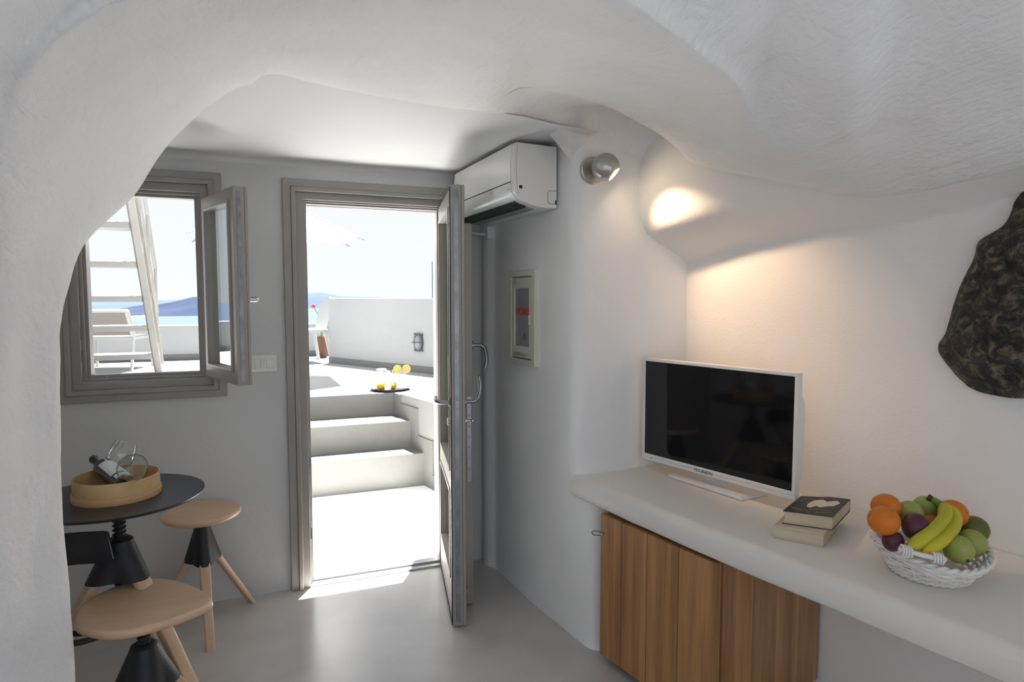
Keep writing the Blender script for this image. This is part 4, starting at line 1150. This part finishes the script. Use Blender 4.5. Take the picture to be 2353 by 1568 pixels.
fruit('guava', 'dark green fruit against the basket rim behind the others', 'green fruit', 2238, 1217, .035, .036, (.85, .1, -.2), 1.25, mat('dark_green_fruit', (.15, .17, .035), .45, var=(9, .35), bump=(90, .05)), G, .15, False)
fruit('guava', 'pale green fruit beside the dark green one', 'green fruit', 2232, 1247, -.035, .034, (-.6, .3, .3), 1.12, m_pear, G, .12, False)
fruit('guava', 'green fruit with brown blossom end facing out over the rim', 'green fruit', 2202, 1262, -.075, .0355, (.25, .85, .5), 1.02, m_pear, G, .1, True)
fruit('plum', 'large purple fruit lying beside the bananas', 'purple fruit', 2104, 1209, -.035, .033, (.6, .2, .5), 1.15, m_plum, 'purple fruit in the basket', .1, False)
fruit('plum', 'small purple fruit low behind the basket rim', 'purple fruit', 2052, 1243, -.05, .026, (.4, 0, .5), 1.1, m_plum, 'purple fruit in the basket', .1, False)
def banana(parent, pts, rmax):
    P = catmull(pts, 6); n = len(P) - 1; rs = []
    for i in range(n + 1):
        u = i / n; rs.append(rmax * (.38 + .62 * min(1, u / .16) ** .8) * (1 if u < .8 else max(.30, 1 - ((u - .8) / .2) ** 2 * .7)))
    q = MB().tube([tuple(p) for p in P], rs, 10, twist=.3)
    # five faint ridges
    k = 10; vs = []
    for i in range(len(P)):
        for j in range(k):
            v = V(q.v[i * k + j]); c = P[i]; vs.append(tuple(c + (v - c) * (1.05 if j % 2 == 0 else .97)))
    q.v = vs
    o = q.obj('banana', m_ban, parent, world=True, angle=80, fixn=True)
    MB().tube([tuple(P[-1] - (P[-1] - P[-2]).normalized() * .002), tuple(P[-1] + (P[-1] - P[-2]).normalized() * .006)], [rmax * .31, rmax * .2], 8).obj('tip', m_brown, o, world=True)
    return o
bc0 = bk(2150, 1162, .03)
bun = thing('banana_bunch', 'pair of yellow green bananas joined at the stem on top of the fruit', 'bananas', tuple(bk(2115, 1255, -.1)))
banana(bun, [bk(2163, 1160, .025), bk(2172, 1172, .005), bk(2168, 1195, -.03), bk(2142, 1222, -.07), bk(2110, 1245, -.09), bk(2088, 1260, -.102)], .0172)
banana(bun, [bk(2168, 1160, .03), bk(2190, 1182, .008), bk(2192, 1208, -.035), bk(2170, 1236, -.075), bk(2142, 1258, -.095), bk(2120, 1275, -.108)], .0172)
MB().tube([tuple(bk(2166, 1163, .026)), tuple(bk(2156, 1156, .035)), tuple(bk(2146, 1150, .045)), tuple(bk(2140, 1147, .05))], [.0105, .0095, .0085, .0075], 9).obj('stem', m_banstem, bun, world=True)
MB().tube([tuple(bk(2142, 1148, .048)), tuple(bk(2132, 1143, .056))], [.0085, .0105], 8).obj('stem_cut', m_brown, bun, world=True)

# volcanic rock set in the niche wall
RA, RB = V((1.922, 1.615, 0)), V((2.045, .95, 0)); rd_ = (RB - RA).normalized(); rn = V((rd_.y, -rd_.x, 0))
if rn.x > 0: rn = -rn
rpx = [(2353, 432), (2336, 455), (2312, 508), (2252, 548), (2240, 588), (2205, 660), (2172, 762), (2155, 798), (2172, 838), (2208, 880), (2242, 904), (2310, 920), (2353, 922)]
pl = []
for x, y in rpx:
    p = onplane(x, y, RA, rn); pl.append(((p - RA).dot(rd_), p.z))
smax = pl[0][0]
pl += [(smax + .10, 1.17), (smax + .22, 1.22), (smax + .29, 1.33), (smax + .31, 1.48), (smax + .26, 1.62), (smax + .14, 1.74)]
cs = smax + .06; cz = 1.43
rows = []; NA = 120
bnd = catmull([(a - cs, c - cz, 0) for a, c in pl + [pl[0]]], 8)
for i in range(22):
    u = 1 - i / 21.0; r = []
    for p in bnd[:-1]:
        h = .11 * (1 - u ** 2.4) ** .7 - (.03 if i == 0 else 0)
        s_, z_ = p.x * u, p.y * u
        w = V((s_ * 9, z_ * 9, 2.0)); h += (.016 * noise.noise(w) + .011 * noise.noise(w * 2.7) + .007 * noise.noise(w * 7)) * min(1, i / 2.0)
        k = RA + rd_ * (cs + s_) + rn * h
        r.append((k.x, k.y, cz + z_))
    rows.append(r)
tag(MB().grid(rows, closed_u=True).obj('rock', m_rock, fixn=True, angle=180), 'dark rough volcanic rock jutting out of the niche wall', 'rock')

# ================================================================== ON THE TABLE
TZ = .7502
TCv = V((-.504, 2.572, TZ))
bx = thing('bentwood_box', 'round bentwood box holding a bottle and glasses on the black table', 'box', tuple(TCv))
MB().lathe([(.134, .006), (.1345, .074), (.1335, .0755), (.1315, .0755), (.1308, .074), (.1305, .008)], 72, cap0=False, cap1=False).obj('hoop', m_bent, bx, fixn=True)
MB().lathe([(.132, .0), (.1385, .0), (.139, .002), (.139, .024), (.138, .0255), (.1345, .0255)], 72, cap0=False, cap1=False).obj('lower_band', m_bent, bx, fixn=True)
MB().lathe([(.005, .001), (.132, .001), (.132, .006), (.005, .006)], 48).obj('bottom', m_bent, bx, fixn=True)
def tk(px, py, fwd): return onplane(px, py, TCv + FWP * fwd, FWP)
def axis_matrix(p, d):
    M = Vector(d).normalized().to_track_quat('Z', 'Y').to_matrix().to_4x4(); M.translation = p; return M
tip, base = tk(214, 1055, .115), tk(296, 1123, -.062)
ax = (tip - base).normalized(); BL = .285; base = tip - ax * BL
bo = thing('wine_bottle', 'dark wine bottle with white label leaning out of the box', 'bottle', tuple(base))
BMx = axis_matrix(base, ax)
def lat(prof, M, n=36, c0=True, c1=True):
    q = MB(); q.lathe(prof, n, cap0=c0, cap1=c1); r = MB(); r.add(q.v, q.f, M); return r
lat([(.002, .006), (.028, .002), (.034, .0), (.0365, .004), (.037, .01), (.037, .175), (.0355, .19), (.029, .205), (.019, .218), (.0145, .23), (.0138, .26)], BMx).obj('glass_body', m_bottle, bo, world=True, fixn=True)
lat([(.0142, .228), (.0145, .232), (.0145, .272), (.0155, .273), (.0155, .282), (.0145, .285), (.002, .285)], BMx).obj('foil_capsule', m_foil, bo, world=True, fixn=True)
rows = []
fcam = V((0, 0, .8)) + RT * .75 - FWP * .25; fcam -= ax * fcam.dot(ax); loc = BMx.to_3x3().inverted() @ fcam; ang0 = math.atan2(loc.y, loc.x)
for z in (.055, .165): rows.append([tuple(BMx @ V((.0374 * math.cos(ang0 + t), .0374 * math.sin(ang0 + t), z))) for t in [(-.5 + i / 16.0) * 2.3 for i in range(17)]])
MB().grid(rows).obj('paper_label', m_label, bo, world=True)
rows = []
for z in (.02, .047): rows.append([tuple(BMx @ V((.0374 * math.cos(ang0 + t), .0374 * math.sin(ang0 + t), z))) for t in [(-.5 + i / 16.0) * 2.0 for i in range(17)]])
MB().grid(rows).obj('paper_label', m_label, bo, world=True)
def wineglass(label, bowl_px, fwd, d, r):
    c = tk(*bowl_px, fwd); M = axis_matrix(c, d)
    g = thing('wine_glass', label, 'wine glass', tuple(c - Vector(d).normalized() * .1), 0, 'wine glasses in the bentwood box')
    pr = [(.003, -.050), (.012, -.048), (.028, -.040), (.040, -.024), (.0445, -.004), (.044, .014), (.040, .034), (.0355, .052)]
    pr = [(a * r / .0445, z * r / .0445) for a, z in pr]
    lat(pr + [(pr[-1][0] - .0009, pr[-1][1])] + [(a - .0011, z + .0006) for a, z in reversed(pr[1:])], M, 40, False, False).obj('bowl', m_thin, g, world=True)
    lat([(.0035, -.050 * r / .0445), (.003, -.07), (.003, -.115), (.005, -.122), (.030, -.127), (.031, -.1285), (.002, -.1285)], M, 32, True, True).obj('stem', m_thin, g, world=True)
wineglass('clear wine glass lying over the bottle with its mouth towards the room', (303, 1077), -.065, (.25, -.62, .28), .0475)
wineglass('clear wine glass standing tilted behind the bottle', (277, 1050), .09, (.30, .25, .75), .046)

# ================================================================== TERRACE THINGS
def onx(px, py, x):
    d = ray(px, py); return CAM + d * (x / d.x)
# open metal stair, climbing towards the house
sr = thing('outdoor_stair', 'white open tread metal stair on the terrace outside the window', 'stair', (-1.06, 7.5, ZT))
SX = -1.06
p0, p1 = V((SX, 7.52, ZT)), V((SX, 6.28, 2.36)); sd = (p1 - p0).normalized(); p2 = p0 + sd * 3.0
sn = V((0, -sd.z, sd.y)) if sd.y < 0 else V((0, sd.z, -sd.y))
sn = sd.cross(V((1, 0, 0))).normalized()
def beam(x0, x1, d0, d1, a, c):
    q = MB()
    vs = [a + sn * d0, a + sn * d1, c + sn * d1, c + sn * d0]
    q.hexa([(x0, p.y, p.z) for p in vs], [(x1, p.y, p.z) for p in vs]); return q
pf = p0 + sd * .06
beam(SX - .012, SX, -.09, .09, pf, p2).obj('stringer', m_extpaint, sr, world=True, fixn=True)
beam(SX - .012, SX + .055, -.09, -.078, pf, p2).obj('stringer_flange', m_extpaint, sr, world=True, fixn=True)
beam(SX - .012, SX + .055, .078, .09, pf, p2).obj('stringer_flange', m_extpaint, sr, world=True, fixn=True)
beam(SX - .95, SX - .938, -.09, .09, pf, p2).obj('stringer', m_extpaint, sr, world=True, fixn=True)
tz = [onx(333, 822, SX).z, onx(322, 752, SX).z, onx(309, 680, SX).z, onx(300, 597, SX).z, onx(290, 505, SX).z]
tz += [tz[-1] + .27, tz[-1] + .54]
for z in tz:
    u = (z - p0.z) / sd.z; y = p0.y + sd.y * u
    MB().box(SX - .938, SX - .012, y - .13, y + .13, z - .055, z).obj('tread', m_extpaint, sr, world=True, bevel=.004)
for k in range(5):
    a = p0 + sd * (.25 + k * .62)
    MB().tube([(SX + .03, a.y, a.z), (SX + .03, a.y, a.z + .9)], .016, 8).obj('baluster', m_extpaint, sr, world=True)
for h in (.45, .9):
    a, c = p0 + sd * .25, p0 + sd * 2.73
    MB().tube([(SX + .03, a.y, a.z + h), (SX + .03, c.y, c.z + h)], .018, 8).obj('handrail', m_extpaint, sr, world=True)

# terrace armchairs with sling backs
def armchair(label, x, y, rz):
    r = thing('terrace_armchair', label, 'armchair', (x, y, ZT), rz, 'armchairs on the terrace')
    for sx_ in (-.30, .30):
        MB().tube([(sx_, -.28, 0), (sx_, -.27, .58)], .018, 8).obj('leg', m_outplastic, r)
        MB().tube([(sx_, .30, 0), (sx_, .22, .40), (sx_, .34, .66)], .018, 8).obj('leg', m_outplastic, r)
        MB().box(sx_ - .035, sx_ + .035, -.32, .27, .57, .60).obj('armrest', m_outplastic, r, bevel=.01)
    MB().box(-.29, .29, -.27, .25, .34, .375).obj('seat', m_outplastic, r, bevel=.01)
    q = MB().tube([(-.29, .22, .36), (-.29, .36, .66)], .017, 8).tube([(.29, .22, .36), (.29, .36, .66)], .017, 8).tube([(-.305, .36, .66), (.305, .36, .66)], .02, 8)
    q.obj('back_frame', m_outplastic, r)
    q = MB().hexa([(-.28, .225, .39), (.28, .225, .39), (.28, .235, .39), (-.28, .235, .39)], [(-.28, .35, .64), (.28, .35, .64), (.28, .36, .64), (-.28, .36, .64)])
    q.obj('sling_back', m_sling, r, fixn=True)
ap = onz(318, 822, ZT)
armchair('white armchair with taupe sling back behind the outdoor stair', ap.x, 8.25, math.radians(168))
armchair('white armchair beside the one with its back to the stair', ap.x - .78, 8.5, math.radians(100))

# parasol
UC = V((.13, 6.62, ZT)); UR = .83; zt_ = 2.05
um = thing('parasol', 'white six ribbed parasol open on the terrace', 'parasol', tuple(UC))
ta = math.radians(-28)
rows = []
for k in range(7):
    u = k / 6.0; r = []
    for i in range(60):
        t = 2 * PI * i / 60; g = (t % (PI / 3)) - PI / 6
        R_ = UR * math.cos(PI / 6) / math.cos(g) * u
        sag = -.03 * math.sin(u * PI) + .02 * (1 - abs(g) / (PI / 6)) * u
        r.append((UC.x + max(R_, .012) * math.cos(t + ta), UC.y + max(R_, .012) * math.sin(t + ta), 2.47 - (2.47 - zt_) * u + sag * (1 if u < 1 else .6)))
    rows.append(r)
MB().grid(rows, closed_u=True).obj('canopy', m_parasol, um, world=True, angle=30)
for i in range(6):
    t = ta + i * PI / 3; e = V((UC.x + UR * math.cos(t), UC.y + UR * math.sin(t), zt_ - .012))
    MB().tube([(UC.x, UC.y, 2.44), tuple(e)], .008, 6).obj('rib', m_extpaint, um, world=True)
    MB().tube([tuple(e), (e.x + .05 * math.cos(t), e.y + .05 * math.sin(t), e.z - .022)], .009, 6).obj('rib_tip', m_dsteel, um, world=True)
MB().tube([(UC.x, UC.y, ZT), (UC.x, UC.y, 2.52)], .022, 12).obj('pole', m_extpaint, um, world=True)
MB().lathe([(.01, 0), (.22, 0), (.22, .05), (.05, .07), (.04, .2), (.01, .2)], 32).obj('base', m_extpaint, um, fixn=True)

# white garden chair seen from the side
gp = onz(703, 831, ZT)
gc = thing('garden_chair', 'white plastic garden chair with tall rounded back', 'garden chair', (gp.x, 8.2, ZT), math.radians(-72))
for sx_ in (-.20, .20):
    MB().tube([(sx_, -.22, 0), (sx_ * .9, -.17, .40)], [.02, .026], 8, flat=.7).obj('leg', m_outplastic, gc)
    MB().tube([(sx_, .24, 0), (sx_ * .9, .17, .40)], [.02, .026], 8, flat=.7).obj('leg', m_outplastic, gc)
MB().box(-.22, .22, -.22, .20, .385, .42).obj('seat', m_outplastic, gc, bevel=.012)
q = MB(); rows = []
for k in range(13):
    u = k / 12.0; w = .20 * (math.sqrt(max(0, 1 - ((u - .55) / .46) ** 2)) if u > .55 else (.82 + .18 * u / .55)); y = .18 + .11 * u; z = .38 + .43 * u
    rows.append([(-max(w, .01), y, z), (max(w, .01), y, z), (max(w, .01), y + .022, z), (-max(w, .01), y + .022, z)])
q.grid(rows, closed_u=True); q.f.append((3, 2, 1, 0)); q.f.append(tuple(48 + j for j in range(4)))
q.obj('backrest', m_outplastic, gc, fixn=True)
# wicker planter with red flower
wp = onz(741, 816, ZT)
wb = thing('wicker_planter', 'brown wicker planter with a red flower behind the garden chair', 'planter', (wp.x - .03, 8.78, ZT))
MB().lathe([(.02, 0), (.055, 0), (.075, .27), (.08, .29), (.07, .29), (.066, .26), (.02, .25)], 28).obj('pot', m_basketbrown, wb, fixn=True)
fl = onplane(720, 704, (0, 8.78, 0), (0, 1, 0))
stt = V((wp.x - .03, 8.78, ZT + .25))
MB().tube([tuple(stt), tuple(stt.lerp(fl, .5) + V((.03, 0, .05))), tuple(fl)], .006, 6).obj('stem', m_leaf, wb, world=True)
q = MB()
for k in range(7):
    a = 2 * PI * k / 7; q.sphere((fl.x + .015 * math.cos(a), fl.y - .006, fl.z + .015 * math.sin(a)), .013, 8, 6, (1, .5, 1))
q.sphere(tuple(fl), .012, 8, 6); q.obj('blossom', m_redflower, wb, world=True)
q = MB()
for k in range(6):
    a = 2 * PI * k / 6; q.tube([tuple(stt), tuple(stt + V((.09 * math.cos(a), .09 * math.sin(a), .10)))], [.014, .003], 5, flat=.2)
q.obj('foliage', m_leaf, wb, world=True)

# bulkhead lamp on the parapet
bl = onplane(963, 787, PA, pn); BMl = frame_matrix(bl, pd, (0, 0, 1))
if (BMl.to_3x3() @ V((0, 0, 1))).dot(pn) > 0: BMl = frame_matrix(bl, -pd, (0, 0, 1))
bh = thing('bulkhead_lamp', 'oval caged bulkhead lamp on the white parapet', 'wall lamp', tuple(bl))
mbx(BMl, lambda q: q.lathe([(.005, 0), (.098, 0), (.10, .008), (.095, .028), (.078, .034)], 36, sx=.72)).obj('housing', m_lampmetal, bh, world=True, fixn=True)
mbx(BMl, lambda q: q.lathe([(.078, .030), (.066, .05), (.04, .062), (.003, .066)], 32, sx=.72)).obj('glass', m_frost, bh, world=True, fixn=True)
def f(q):
    q.tube([(-.066, 0, .03), (-.05, 0, .062), (0, 0, .074), (.05, 0, .062), (.066, 0, .03)], .004, 6)
    q.tube([(0, -.092, .03), (0, -.06, .062), (0, 0, .074), (0, .06, .062), (0, .092, .03)], .004, 6)
mbx(BMl, f).obj('cage', m_lampmetal, bh, world=True)
for x, y in ((-.055, .085), (.055, .085), (-.055, -.085), (.055, -.085)):
    mbx(BMl, lambda q: q.sphere((x, y, .01), .014, 8, 6)).obj('lug', m_lampmetal, bh, world=True)

# drinks tray at the head of the steps
tp = onz(897, 896, ZT)
tray = thing('drinks_tray', 'round dark tray at the top of the steps', 'tray', tuple(tp))
MB().lathe([(.01, 0), (.14, 0), (.155, .008), (.172, .022), (.174, .022), (.158, .012), (.14, .005), (.01, .005)], 56).obj('dish', m_tray, tray, fixn=True)
def ty(px, fwd): 
    p = onplane(px, 890, tp + FWP * fwd, FWP); return V((p.x, p.y, ZT + .0055))
pp = ty(877, .03)
pit = thing('glass_jug', 'clear glass jug of water on the dark tray', 'jug', tuple(pp))
MB().lathe([(.004, .001), (.052, .001), (.055, .01), (.052, .06), (.040, .125), (.036, .145), (.040, .165), (.041, .168), (.038, .166), (.034, .146), (.038, .124), (.050, .06), (.052, .012), (.004, .006)], 36, cap0=False, cap1=False).obj('body', m_thin, pit)
MB().lathe([(.004, .008), (.050, .010), (.047, .085), (.004, .085)], 32).obj('water', m_thin, pit)
MB().tube(catmull([(.040, 0, .15), (.062, 0, .150), (.074, 0, .125), (.070, 0, .08), (.054, 0, .05)], 4), .006, 8).obj('handle', mat('jug_glass_handle', (.82, .84, .85), .1), pit)
MB().lathe([(.030, .163), (.043, .165), (.044, .173), (.018, .178), (.004, .178)], 28).obj('lid', m_wplastic, pit, fixn=True)
def lemon(label, px, fwd, r, rz):
    c = ty(px, fwd); o = thing('lemon', label, 'lemon', tuple(c), rz, 'lemons on the tray')
    MB().sphere((0, 0, r), r, 20, 14, (1.22, 1, 1), fn=lambda d: 1 + .12 * max(0, abs(d.x) - .85) * 4).obj('peel', m_lemon, o)
lemon('whole yellow lemon in front of the glass jug', 877, -.05, .036, .3)
lemon('whole yellow lemon behind the cut lemon half', 903, -.015, .033, 1.1)
hc = ty(891, -.085)
hl = thing('lemon_half', 'cut lemon half with its flesh facing the door', 'lemon', tuple(hc))
HMx = axis_matrix(hc + V((0, 0, .030)), (-.35, -.85, .25))
lat([(.030, 0), (.0295, -.010), (.024, -.022), (.014, -.031), (.003, -.035)], HMx, 24, False, False).obj('peel', m_lemon, hl, world=True)
lat([(.0005, .0004), (.028, .0004), (.030, 0)], HMx, 24, False, False).obj('flesh', mat('lemon_flesh_pale', (.9, .86, .66), .4), hl, world=True)
def stemglass(label, px, fwd, sl):
    c = ty(px, fwd); o = thing('stemmed_glass', label, 'glass', tuple(c), 0, 'stemmed glasses on the tray')
    MB().lathe([(.003, .001), (.034, .001), (.034, .003), (.005, .008), (.0045, .06), (.012, .068), (.034, .09), (.040, .12), (.038, .165), (.0365, .165), (.038, .12), (.032, .092), (.003, .07)], 28, cap0=False, cap1=False).obj('body', m_thin, o)
    s = c + V(sl)
    sx_ = thing('lemon_slice', 'round lemon slice on the rim of the ' + ('glass nearer the jug' if px < 920 else 'glass away from the jug'), 'lemon slice', tuple(s - V((0, 0, .034))))
    Ms = axis_matrix(s, (-.3, -.9, .12))
    lat([(.036, -.003), (.037, 0), (.036, .003)], Ms, 28, False, False).obj('rind', m_lemon, sx_, world=True)
    lat([(.0005, -.0035), (.0362, -.003)], Ms, 28, False, False).obj('flesh', m_lemonflesh, sx_, world=True)
    lat([(.0005, .0035), (.0362, .003)], Ms, 28, False, False).obj('flesh', m_lemonflesh, sx_, world=True)
stemglass('clear stemmed glass with lemon slice next to the jug', 912, .05, (-.002, -.04, .172))
stemglass('clear stemmed glass with lemon slice at the tray edge', 927, .03, (.02, -.035, .175))
import OpenImageIO as oiio, numpy as np,sys
im=oiio.ImageBuf('/workdir/render_main.png').get_pixels(oiio.FLOAT)[...,:3]*255
h,w=im.shape[:2]
for n,(x,y) in dict(jamb=(80,1000),jambup=(150,300),vtop=(700,90),ceil=(800,330),backwall=(590,600),backlow=(560,1050),acwall=(1250,1000),pillarR=(1400,750),niche=(2000,800),nicheR=(2100,1000),nearceil=(1900,150),nearceilR=(2250,100),bulge=(1800,480),counter=(1650,1200),floor=(800,1480),floor2=(1200,1450),parapet=(860,750),riser=(800,1010),sky=(850,600),frame=(680,900),acfront=(1120,400)).items():
    X=int(x*w/2353);Y=int(y*h/1568); print(n,im[max(0,Y-3):Y+4,max(0,X-3):X+4].mean((0,1)).round())
